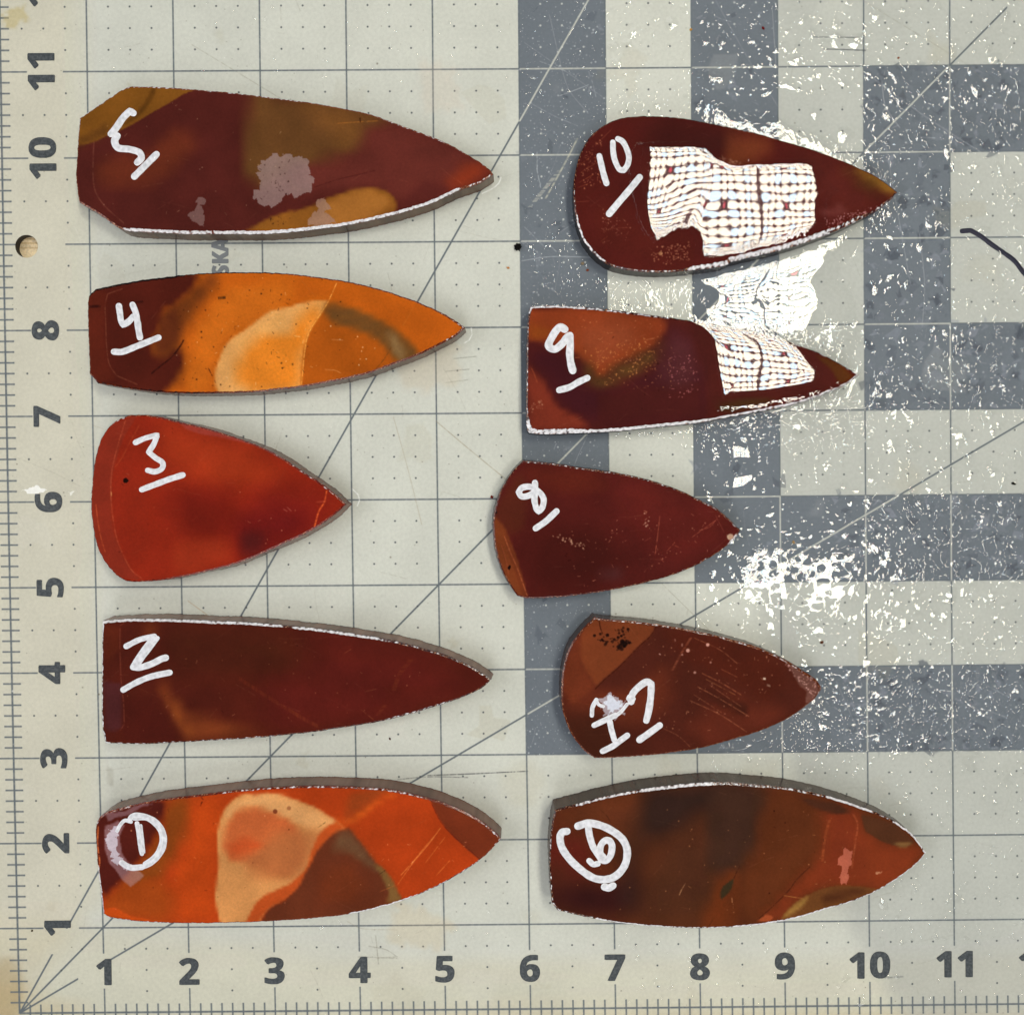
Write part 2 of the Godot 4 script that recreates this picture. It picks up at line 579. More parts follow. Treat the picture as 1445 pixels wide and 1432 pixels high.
	stroke(im, smooth(tx_all([6.465, 10.674, 6.795, 10.794]), 6.0, false), 1.5, Color(Color("b8bcbf"), 0.6), 0.4)
	stroke(im, smooth(tx_all([6.289, 9.489, 6.54, 9.937, 6.666, 10.182]), 6.0, false), 3, Color(Color("c8c4ae"), 0.7), 0.5)
	stroke(im, smooth(tx_all([6.107, 9.392, 6.457, 9.815]), 6.0, false), 6, Color(Color("c0beb0"), 0.55), 0.8)
	stroke(im, smooth(tx_all([6.002, 8.769, 6.365, 8.815, 7.025, 8.793]), 6.0, false), 1.4, Color(Color("b8bcbf"), 0.7), 0.3)
	stroke(im, smooth(tx_all([6.325, 8.955, 6.407, 8.872]), 6.0, false), 1.5, Color(Color("c0c4c6"), 0.6), 0.4)
	stroke(im, smooth(tx_all([6.039, 9.163, 6.284, 8.914]), 6.0, false), 1.5, Color(Color("b0b4b8"), 0.5), 0.4)
	stroke(im, smooth(tx_all([10.219, 10.274, 10.534, 8.465]), 6.0, false), 1.3, Color(Color("aab0b6"), 0.5), 0.3)
	stroke(im, smooth(tx_all([10.106, 10.848, 10.665, 10.434, 11.365, 9.978]), 6.0, false), 1.4, Color(Color("b4b8bc"), 0.5), 0.3)
	stroke(im, smooth(tx_all([10.213, 10.806, 10.253, 10.52, 10.417, 10.273]), 6.0, false), 1.4, Color(Color("c0c4c8"), 0.6), 0.2)
	stroke(im, smooth(tx_all([10.644, 9.04, 10.7, 8.463, 10.673, 7.969]), 6.0, false), 1.3, Color(Color("b0b4b8"), 0.5), 0.3)
	stroke(im, smooth(tx_all([9.643, 3.835, 9.932, 3.165]), 6.0, false), 1.2, Color(Color("b0b4b8"), 0.5), 0.4)
	stroke(im, smooth(tx_all([5.772, 9.739, 5.747, 9.674, 5.672, 9.609, 5.548, 9.553]), 6.0, false), 2.2, Color(Color("f2f3f0"), 0.95), 0.3)  # white arcs by the slab tips: glints of light painted on the mat
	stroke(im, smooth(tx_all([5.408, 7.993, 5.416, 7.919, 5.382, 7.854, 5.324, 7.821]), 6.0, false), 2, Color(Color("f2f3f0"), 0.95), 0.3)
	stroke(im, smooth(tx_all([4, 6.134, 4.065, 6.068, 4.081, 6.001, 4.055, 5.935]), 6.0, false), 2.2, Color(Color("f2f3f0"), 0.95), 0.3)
	layer(im, smooth(tx_all([0.128, 6.156, 0.31, 6.196, 0.442, 6.153, 0.358, 6.113, 0.21, 6.131]), 4.0), Color(Color("f6f5f0"), 0.95), 0, 6)
	layer(im, smooth(tx_all([0.681, 6.151, 0.755, 6.133, 0.721, 6.084]), 4.0), Color(Color("f0efe8"), 0.9), 0, 4)
	layer(im, smooth(tx_all([1.082, 2.928, 1.148, 2.885, 1.161, 2.677, 1.095, 2.694]), 4.0), Color(Color("9a9686"), 0.3), 2, 3)
	layer(im, smooth(tx_all([4.824, 11.055, 5.235, 11.011, 5.312, 10.561, 4.9, 10.483]), 4.0), Color(Color("d4c2b0"), 0.25), 3, 20)
	layer(im, smooth(tx_all([4.542, 7.944, 5.202, 8.02, 5.278, 7.36, 4.616, 7.284]), 4.0), Color(Color("ccb89a"), 0.25), 3, 20)
	layer(im, smooth(tx_all([4.464, 1.303, 5.127, 1.044, 4.957, 0.71, 4.291, 0.802]), 4.0), Color(Color("cbb28a"), 0.25), 3, 20)
	layer(im, smooth(tx_all([-0.004, 11.665, 0.243, 11.745, 0.322, 11.581, 0.075, 11.502]), 4.0), Color(Color("b8a468"), 0.45), 2, 20)
	layer(im, smooth(tx_all([1.442, 9.9, 1.689, 9.955, 1.81, 9.855, 1.604, 9.775]), 4.0), Color(Color("c8b48a"), 0.3), 2, 20)
	grain(im, 0.006, 0.0002, 0.12, 0.00022, 21, 0.00012)
	return im


func mat() -> void:
	var o := Node3D.new()
	o.name = "cutting_mat"
	add_child(o)
	tag(o, "grey and off-white cutting mat printed with an inch grid, numerals and dark squares", "cutting mat")
	var m := StandardMaterial3D.new()
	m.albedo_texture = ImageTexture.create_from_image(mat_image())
	m.roughness = 0.55
	m.metallic_specular = 0.3
	m.heightmap_enabled = false
	m.normal_enabled = false
	# top sheet with the punched hole, in square patches round it
	var b := Mb.new()
	var th := 0.08
	var xs := [LO, HOLE.x - 0.3, HOLE.x + 0.3, HI]
	var ys := [LO, HOLE.y - 0.3, HOLE.y + 0.3, HI]
	var put := func(p: Vector2) -> int: return b.add(at(p.x, p.y, 0.0), Vector3.UP, tx(p) / 2048.0)
	for i in 3:
		for j in 3:
			if i == 1 and j == 1: continue
			b.quad(put.call(Vector2(xs[i], ys[j])), put.call(Vector2(xs[i + 1], ys[j])), put.call(Vector2(xs[i + 1], ys[j + 1])), put.call(Vector2(xs[i], ys[j + 1])))
	var ring := []
	var outer := []
	for k in 64:
		var d := Vector2.from_angle(TAU * k / 64)
		ring.append(put.call(HOLE + d * HOLE_R))
		outer.append(put.call(HOLE + d * 0.3 / maxf(absf(d.x), absf(d.y))))
	for k in 64:
		b.quad(ring[k], outer[k], outer[(k + 1) % 64], ring[(k + 1) % 64])
	part("printed_surface", b.done(), m, o)
	var wall := Mb.new()
	for k in 65:
		var d := Vector2.from_angle(TAU * k / 64)
		for h in [0.0, -th]:
			wall.add(at(HOLE.x + d.x * HOLE_R, HOLE.y + d.y * HOLE_R, h), Vector3(-d.x, 0, d.y))
	for k in 64: wall.quad(2 * k, 2 * k + 1, 2 * k + 3, 2 * k + 2)
	part("punched_hole", wall.done(), plain(Color(0.16, 0.15, 0.14), 0.6), o)
	var side := Mb.new()
	var cs := [Vector2(LO, LO), Vector2(HI, LO), Vector2(HI, HI), Vector2(LO, HI)]
	for k in 4:
		var p: Vector2 = cs[k]
		var q: Vector2 = cs[(k + 1) % 4]
		var nn := Vector3((q - p).y, 0, (q - p).x).normalized()
		side.quad(side.add(at(p.x, p.y, 0), nn), side.add(at(q.x, q.y, 0), nn), side.add(at(q.x, q.y, -th), nn), side.add(at(p.x, p.y, -th), nn))
	part("mat_edge", side.done(), plain(Color(0.36, 0.38, 0.4), 0.6), o)
	# printed numerals of the two rulers
	var ink := plain(Color.WHITE, 0.5, 0.3)
	ink.albedo_texture = noise_tex(0.03, 8, Color("383c40"), Color("5d6265"))
	ink.uv1_triplanar = true
	ink.uv1_world_triplanar = true
	ink.uv1_scale = Vector3.ONE * 55.0
	var font := SystemFont.new()
	font.font_names = PackedStringArray(["Droid Sans"])
	font.font_weight = 700
	for k in range(1, 13):
		if k == 9:
			numeral(o, ink, font, str(k), grid(k, 0.48), 0.0)
			continue
		numeral(o, ink, font, str(k), grid(k, 0.48), 0.0)
		numeral(o, ink, font, str(k), grid(0.47, k), PI / 2)
	var faint := plain(Color("7c8084"), 0.5, 0.3)
	letters(o, faint, font, "SKA", Vector2(2.498, 8.850), PI / 2, 0.165, 0.95)
	# a stray line of dark blue marker pen
	part("marker_line", ribbon(smooth(V([11.14, 9.068, 11.239, 9.076, 11.355, 9.009, 11.487, 8.909, 11.619, 8.817, 11.751, 8.717, 11.867, 8.568, 11.982, 8.452]), 0.01, false), 0.029, 0.0, 0.004, 0.012, true), paint, o)


func numeral(o: Node3D, m: Material, font: Font, text: String, where: Vector2, turn: float) -> void:
	letters(o, m, font, text, where, turn, 0.297, 1.1)


func letters(o: Node3D, m: Material, font: Font, text: String, where: Vector2, turn: float, cap: float, wide: float) -> void:
	var t := TextMesh.new()
	t.text = text
	t.font = font
	t.font_size = 64
	t.pixel_size = cap * IN / (0.714 * 64.0)
	t.depth = 0.004 * IN
	t.curve_step = 1.0
	t.horizontal_alignment = HORIZONTAL_ALIGNMENT_CENTER
	t.vertical_alignment = VERTICAL_ALIGNMENT_CENTER
	var st := SurfaceTool.new()   # the print is a heavier grotesque than the font: five prints, each a hair off the other
	var fat := 0.0075 * IN
	for k in 5:
		var d: Vector2 = [Vector2.ZERO, Vector2(1, 0.4), Vector2(-1, -0.4), Vector2(0.6, -0.8), Vector2(-0.6, 0.8)][k] * fat
		st.append_from(t, 0, Transform3D(Basis(), Vector3(d.x, d.y, k * 0.0005 * IN)))
	var n := part("numeral" if text != "SKA" else "printed_letters", st.commit(), m, o)
	var box := t.get_aabb()
	var c := box.get_center()
	var basis := Basis(Vector3.UP, turn) * Basis(Vector3.RIGHT, -PI / 2) * Basis.from_scale(Vector3(wide, 1, 1))
	n.transform = Transform3D(basis, at(where.x, where.y, 0.0015) - basis * Vector3(c.x, c.y, 0))


# ---------------------------------------------------------------- raised strokes of a paint pen
func ribbon(path: PackedVector2Array, half: float, h: float, tall: float, rough := 0.0, pen := false) -> ArrayMesh:
	var b := Mb.new()
	var n := path.size()
	var total := 0.0
	for i in n - 1: total += path[i].distance_to(path[i + 1])
	# extra samples inside the rounded ends
	var p := PackedVector2Array()
	var s := PackedFloat32Array()
	var run := 0.0
	for i in n:
		if i: run += path[i].distance_to(path[i - 1])
		p.append(path[i])
		s.append(run)
	var d0 := (path[0] - path[1]).normalized()
	var d1 := (path[n - 1] - path[n - 2]).normalized()
	for k in [0.5, 0.8, 0.95, 1.0]:
		p.insert(0, path[0] + d0 * half * k)
		s.insert(0, -half * k)
		p.append(path[n - 1] + d1 * half * k)
		s.append(total + half * k)
	var across := [-1.0, -0.93, -0.7, -0.35, 0.0, 0.35, 0.7, 0.93, 1.0]
	var prof := [0.0, 0.62, 0.92, 1.0, 1.0, 1.0, 0.92, 0.62, 0.0]
	for i in p.size():
		var d := (p[mini(i + 1, p.size() - 1)] - p[maxi(i - 1, 0)]).normalized()
		var side := Vector2(-d.y, d.x)
		var over := maxf(maxf(-s[i], s[i] - total), 0.0) / half
		var wob := 1.0 + 0.10 * fine.get_noise_2d(p[i].x * 0.8, p[i].y * 0.8) + rough * 12.0 * fine.get_noise_2d(p[i].x * 4.0, p[i].y * 4.0)
		var w := half * sqrt(maxf(1.0 - over * over, 0.0004)) * wob
		var lift := sqrt(maxf(1.0 - over * over, 0.0))
		for k in 9:
			var q: Vector2 = p[i] + side * w * across[k]
			var hh: float = h - 0.002 + (tall + 0.002) * prof[k] * lift * (1.0 + 0.25 * broad.get_noise_2d(q.x * 4.0, q.y * 4.0))
			var tilt: float = signf(across[k]) * (0.0 if absf(across[k]) < 0.4 else (0.35 if absf(across[k]) < 0.8 else 1.1))
			var pool: float = clampf(absf(across[k]) * 1.2 - 0.35 + over * 0.5, 0.0, 1.0)   # the paint has run to the edges of the stroke
			var thin := 1.0 - 0.16 * (1.0 - pool) * clampf(1.0 + 2.0 * fine.get_noise_2d(q.x * 1.6, q.y * 1.6), 0.0, 2.0)
			var tone := Color(0.84, 0.84, 0.90).lerp(Color(0.90, 0.90, 0.92), pool) * thin if not pen else Color(0.006, 0.006, 0.026)
			b.add(at(q.x, q.y, hh), Vector3(side.x * tilt, 1.0, -side.y * tilt).normalized(), Vector2.ZERO, Color(tone, 1.0))
	for i in p.size() - 1:
		for k in 8:
			b.quad(i * 9 + k, i * 9 + k + 1, i * 9 + 9 + k + 1, i * 9 + 9 + k)
	return b.done()


# ---------------------------------------------------------------- an agate slab
func tint(hex: String, trim: Vector3) -> Color:
	var c := Color(hex)
	return Color(minf(c.r * trim.x, 1.0), minf(c.g * trim.y, 1.0), minf(c.b * trim.z, 1.0))


func slab(d: Dictionary) -> void:
	var o := Node3D.new()
	o.name = numbered("agate_stone")
	add_child(o)
	var t: float = d.t
	var raw: PackedVector2Array = V(d.out)
	var out := smooth(raw, 0.013)
	var area := 0.0
	for i in out.size(): area += out[i].cross(out[(i + 1) % out.size()])
	if area < 0.0: out.reverse()
	var n := out.size()
	var mid := Vector2.ZERO
	for p in out: mid += p / n
	o.position = at(mid.x, mid.y, 0.0)
	tag(o, d.label, "stone", "numbered agate slabs laid out on the mat")
	var nor := PackedVector2Array()
	for i in n:
		var e := (out[(i + 2) % n] - out[(i - 2 + n) % n]).normalized()
		nor.append(Vector2(e.y, -e.x))
	for i in n:
		out[i] += nor[i] * (0.006 * fine.get_noise_2d(out[i].x * 1.3, out[i].y * 1.3) + 0.003 * fine.get_noise_2d(out[i].x * 5.0, out[i].y * 5.0))
	outlines.append(out)
	# how wide, how bruised and how white with painted highlight the ground edge is at every point
	var width := PackedFloat32Array()
	var worn := PackedFloat32Array()
	for i in n:
		var w := 0.017
		var s := 0.0
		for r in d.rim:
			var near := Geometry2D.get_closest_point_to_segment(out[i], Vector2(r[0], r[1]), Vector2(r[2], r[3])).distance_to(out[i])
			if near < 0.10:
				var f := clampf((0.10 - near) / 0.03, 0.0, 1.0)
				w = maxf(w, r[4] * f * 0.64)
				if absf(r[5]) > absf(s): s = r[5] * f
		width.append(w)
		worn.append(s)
	var inner := PackedVector2Array()
	var reach := PackedFloat32Array()
	for i in n:
		var w := 0.0
		for k in range(-6, 7): w += width[(i + k + n) % n] / 13.0
		w *= 1.0 + 0.22 * fine.get_noise_2d(out[i].x * 2.0, out[i].y * 2.0)
		inner.append(out[i] - nor[i] * w)
		reach.append(w)
	# where the inset crosses itself at a corner, close it up between its last sound neighbours
	var sound := []
	for i in n:
		var near := 1e9
		for k in range(-45, 46):
			var a := out[(i + k + n) % n]
			near = minf(near, Geometry2D.get_closest_point_to_segment(inner[i], a, out[(i + k + 1 + n) % n]).distance_to(inner[i]))
		sound.append(near > reach[i] * 0.82)
	for i in n:
		if sound[i]: continue
		var a := 1
		var b := 1
		while not sound[(i - a + n) % n]: a += 1
		while not sound[(i + b) % n]: b += 1
		inner[i] = inner[(i - a + n) % n].lerp(inner[(i + b) % n], float(a) / (a + b))
	# polished face
	var lo := out[0]
	var hi := out[0]
	for p in out:
		lo = lo.min(p)
		hi = hi.max(p)
	lo -= Vector2(0.05, 0.05)
	var ppi := 115.0
	var size := Vector2i(int((hi.x + 0.05 - lo.x) * ppi / 32 + 1) * 32, int((hi.y + 0.05 - lo.y) * ppi / 32 + 1) * 32)
	var top := lo.y + size.y / ppi
	var im := Image.create_empty(size.x, size.y, false, Image.FORMAT_RGBA8)
	im.fill(tint(d.base, d.trim))
	var px := func(a: Array) -> PackedVector2Array:
		var q := V(a)
		for i in q.size(): q[i] = Vector2((q[i].x - lo.x) * ppi, (top - q[i].y) * ppi)
		return q
	for l in d.layers:
		layer(im, smooth(px.call(l[4]), 3.0), Color(tint(l[0], d.trim), l[1]), l[2], l[3] * (2.5 if l[2] == 0 else 1.5))
	for l in d.lines:
		stroke(im, smooth(px.call(l[3]), 4.0, false), l[2] * ppi, Color(Color(l[0]), l[1]), 0.5)
	for l in d.specks:
		var q: PackedVector2Array = px.call(l[3])
		var box := Rect2(q[0], Vector2.ZERO)
		for p in q: box = box.expand(p)
		var left: int = l[1]
		var tries := 0
		while left > 0 and tries < 5000:
			tries += 1
			var p := box.position + Vector2(rng.randf(), rng.randf()) * box.size
			if box.size.x > 4.0 and not Geometry2D.is_point_in_polygon(p, q): continue
			left -= 1
			if rng.randf() < 0.3:
				stroke(im, PackedVector2Array([p, p + Vector2.from_angle(rng.randf() * TAU) * rng.randf_range(1.5, 4.0)]), l[2] * ppi * 0.8, Color(Color(l[0]), rng.randf_range(0.3, 0.8)))
			else:
				spot(im, p, l[2] * ppi * rng.randf_range(0.4, 1.2), Color(Color(l[0]), rng.randf_range(0.35, 0.9)))
	for k in 40:   # faint fine scratches of the saw and the lap
		var p := Vector2(rng.randf() * size.x, rng.randf() * size.y)
		var v := Vector2.from_angle(rng.randf_range(-0.9, 0.9)) * rng.randf_range(6.0, 40.0)
		stroke(im, PackedVector2Array([p, p + v * 0.5 + Vector2(0, rng.randf_range(-1, 1)), p + v]), 0.8, Color(Color("b07a5c"), rng.randf_range(0.05, 0.22)), 0.6)
	grain(im, 0.012, 0.0007, 0.2, 0.00035, 31 + int(mid.x * 10), 0.00022)
	var fm := StandardMaterial3D.new()
	fm.albedo_texture = ImageTexture.create_from_image(im)
	fm.roughness = 0.5
	fm.metallic_specular = 0.1
	var face := Mb.new()
	for i in n:
		face.add(at(inner[i].x - mid.x, inner[i].y - mid.y, t), Vector3.UP, Vector2((inner[i].x - lo.x) * ppi / size.x, (top - inner[i].y) * ppi / size.y))
	var hub := face.add(at(0, 0, t), Vector3.UP, Vector2((mid.x - lo.x) * ppi / size.x, (top - mid.y) * ppi / size.y))
	for i in n: face.tri(hub, i, (i + 1) % n)
	part("polished_face", face.done(), fm, o)
	# sawn side, sheer or slightly flared
	var side := Mb.new()
	var bh := 0.018
	for i in n + 1:
		var j := i % n
		var tilt: float = 0.05 * fine.get_noise_2d(out[j].x * 0.8, out[j].y * 0.8) + d.flare / t
		var nn := Vector3(nor[j].x, tilt, -nor[j].y).normalized()
		var foot: Vector2 = out[j] + nor[j] * d.flare * (0.6 + 0.4 * broad.get_noise_2d(out[j].x, out[j].y))
		var tone := 1.0 + 0.5 * broad.get_noise_2d(out[j].x * 1.5, out[j].y * 1.5) + 0.12 * fine.get_noise_2d(out[j].x * 1.2, out[j].y * 1.2)
		var col := Color(d.edge).srgb_to_linear() * tone
		var streak := 1.0 + 0.2 * fine.get_noise_2d(out[j].x * 0.9, out[j].y * 0.9)
		var red := Color(d.rimcol).srgb_to_linear()
		for k in 5:
			var f: float = [0.0, 0.12, 0.5, 0.85, 1.0][k]
			var q := foot.lerp(out[j], f)
			var c := (col * streak).lerp(red * 0.7, [0.9, 0.1, 0.0, 0.15, 0.85][k] as float)  # contact shade painted at the foot, rim colour at the top
			side.add(at(q.x - mid.x, q.y - mid.y, 0.001 + (t - bh - 0.001) * f), nn, Vector2.ZERO, Color(c, 1.0))
	for i in n:
		for k in 4: side.quad(5 * i + k, 5 * i + k + 1, 5 * i + 5 + k + 1, 5 * i + 5 + k)
	var sm := plain(Color.WHITE, 0.24, 0.42)
	sm.vertex_color_use_as_albedo = true
	part("sawn_side", side.done(), sm, o)
	# ground and chipped edge between the two; its white holds chips and painted highlights
	var rim := Mb.new()
	var bare := Color(d.rimcol).srgb_to_linear()
	var white := Color(0.93, 0.90, 0.93)
	const K := 6
	for i in n + 1:
		var j := i % n
		for k in K:
			var f := float(k) / (K - 1)
			var q: Vector2 = out[j].lerp(inner[j], f)
			var h := t - bh * pow(1.0 - f, 1.5)
			var s := worn[j]
			var a := fine.get_noise_2d(q.x * 2.2, q.y * 2.2) * 1.1 + fine.get_noise_2d(q.x * 7.0 + 7.0, q.y * 7.0) * 0.2
			var edge_in := 1.0 - absf(f - 0.6) * 1.5
			var lit := clampf((absf(s) * 1.6 - 1.0 + a * (1.3 - 0.7 * absf(s)) + (edge_in - 0.5) * 0.6) * 4.0, 0.0, 1.0) if s != 0.0 else 0.0
			var col := bare * (1.0 + 0.9 * fine.get_noise_2d(q.x * 3.0 + 20.0, q.y * 3.0))
			var fleck := fine.get_noise_2d(q.x * 7.0 - 30.0, q.y * 7.0)  # scattered orange chips of the edge
			if fleck > 0.30 and s >= 0.0: col = col.lerp(Color(0.62, 0.30, 0.16), clampf((fleck - 0.30) * 6.0, 0.0, 0.8))
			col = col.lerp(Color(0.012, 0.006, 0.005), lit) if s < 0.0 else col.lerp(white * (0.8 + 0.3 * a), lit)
			var lean := 0.55 + 0.8 * fine.get_noise_2d(q.x * 6.0, q.y * 6.0 + 50.0)
			rim.add(at(q.x - mid.x, q.y - mid.y, h), Vector3(nor[j].x * lean, 1.0, -nor[j].y * lean).normalized(), Vector2.ZERO, Color(col.clamp(), 1.0))
	for i in n:
		for k in K - 1: rim.quad(i * K + k, i * K + k + 1, i * K + K + k + 1, i * K + K + k)
	var rm := plain(Color.WHITE, 0.22, 0.5)
	rm.vertex_color_use_as_albedo = true
	part("ground_edge", rim.done(), rm, o)
	for s in d.paint:
		var path := smooth(V(s[1]), 0.012, false, 1.2)
		for i in path.size(): path[i] -= mid
		part("painted_stroke", ribbon(path, s[0] * 0.5, t, 0.006), paint, o)


# ---------------------------------------------------------------- water
func sheet(called: String, label: String, outline: Array, base: float, tall: float, cell: float, rag: float, wave: Vector3, ramp := Vector4.ZERO, holes := 0.0, edge := 0.015, lip := 0.02, big := 1.0) -> void:
	var poly := smooth(V(outline), 0.05)
	var lo := poly[0]
	var hi := poly[0]
	for p in poly:
		lo = lo.min(p)
		hi = hi.max(p)
	lo -= Vector2(0.1, 0.1)
	hi += Vector2(0.1, 0.1)
	var nx := int((hi.x - lo.x) / cell) + 1
	var ny := int((hi.y - lo.y) / cell) + 1
	var hgt := PackedFloat32Array()
	hgt.resize(nx * ny)
	var np := poly.size()
	for j in ny:
		for i in nx:
			var p := lo + Vector2(i, j) * cell
			var best := 1e9
			for k in np:
				var a := poly[k]
				var ab := poly[(k + 1) % np] - a
				var t := clampf((p - a).dot(ab) / ab.length_squared(), 0.0, 1.0)
				best = minf(best, (a + ab * t).distance_squared_to(p))
			var f := sqrt(best)
			if not Geometry2D.is_point_in_polygon(p, poly): f = -f
			var fr := f + rag * (fine.get_noise_2d(p.x * 0.7 * big, p.y * 0.7 * big) * 1.1 + fine.get_noise_2d(p.x * 2.3 * big, p.y * 2.3 * big) * 0.8)
			if holes > 0.0:   # dry holes in the sheet
				fr = minf(fr, (holes - fine.get_noise_2d(p.x * 1.1 * big + 9.0, p.y * 1.1 * big)) * 0.2)
			elif holes < 0.0:   # a lace of strands round dry cells, closed where the water lies thick
				fr = minf(fr, (-holes - absf(fine.get_noise_2d(p.x * 0.45 + 9.0, p.y * 0.45)) + 0.55 * clampf((p.y - lo.y) / (hi.y - lo.y) - 0.62, -0.25, 0.4) + 0.25 * broad.get_noise_2d(p.x * 0.9, p.y * 0.9 + 5.0)) * 0.16)
			var h := fr * 0.25
			if fr > 0.0:
				h = tall * (1.0 - exp(-(maxf(f, 0.0) + 0.02) / edge)) * (1.0 - exp(-fr / lip))
				h += (wave.x * swell.get_noise_2d(p.x * 0.9, p.y * 0.9) + wave.y * swell.get_noise_2d(p.x * 3.1, p.y * 2.6 + 3.0) + wave.z * swell.get_noise_2d(p.x * 9.0, p.y * 7.0)) * clampf(fr / 0.06, 0.0, 1.0)
				if ramp.z != 0.0:   # thicker water left of a curved seam through ramp.xy, falling to the right at slope z, with a small swell w round ramp.x - 0.6
					var down := maxf(ramp.y - p.y, 0.0)
					var t := (ramp.x - 0.40 * down * down - p.x) / 0.03
					h += ramp.z * 0.03 * (t if t > 20.0 else log(1.0 + exp(t)))
					h += ramp.w * exp(-Vector2(p.x - ramp.x + 0.75, p.y - ramp.y + 0.75).length_squared() / 0.22)
			hgt[j * nx + i] = h
	var b := Mb.new()
	var id := PackedInt32Array()
	id.resize(nx * ny)
	id.fill(-1)
	var vert := func(i: int, j: int) -> int:
		if id[j * nx + i] < 0:
			var p := lo + Vector2(i, j) * cell
			var sx := (hgt[j * nx + mini(i + 1, nx - 1)] - hgt[j * nx + maxi(i - 1, 0)]) / (2.0 * cell)
			var sy := (hgt[mini(j + 1, ny - 1) * nx + i] - hgt[maxi(j - 1, 0) * nx + i]) / (2.0 * cell)
			id[j * nx + i] = b.add(at(p.x, p.y, base + maxf(hgt[j * nx + i], -0.02)), Vector3(-sx, 1.0, sy).normalized())
		return id[j * nx + i]
	for j in ny - 1:
		for i in nx - 1:
			if maxf(maxf(hgt[j * nx + i], hgt[j * nx + i + 1]), maxf(hgt[j * nx + nx + i], hgt[j * nx + nx + i + 1])) < 0.0: continue
			b.quad(vert.call(i, j), vert.call(i + 1, j), vert.call(i + 1, j + 1), vert.call(i, j + 1))
	var o := part(called, b.done(), film if called == "water_film" else water)
	tag(o, label, "water")


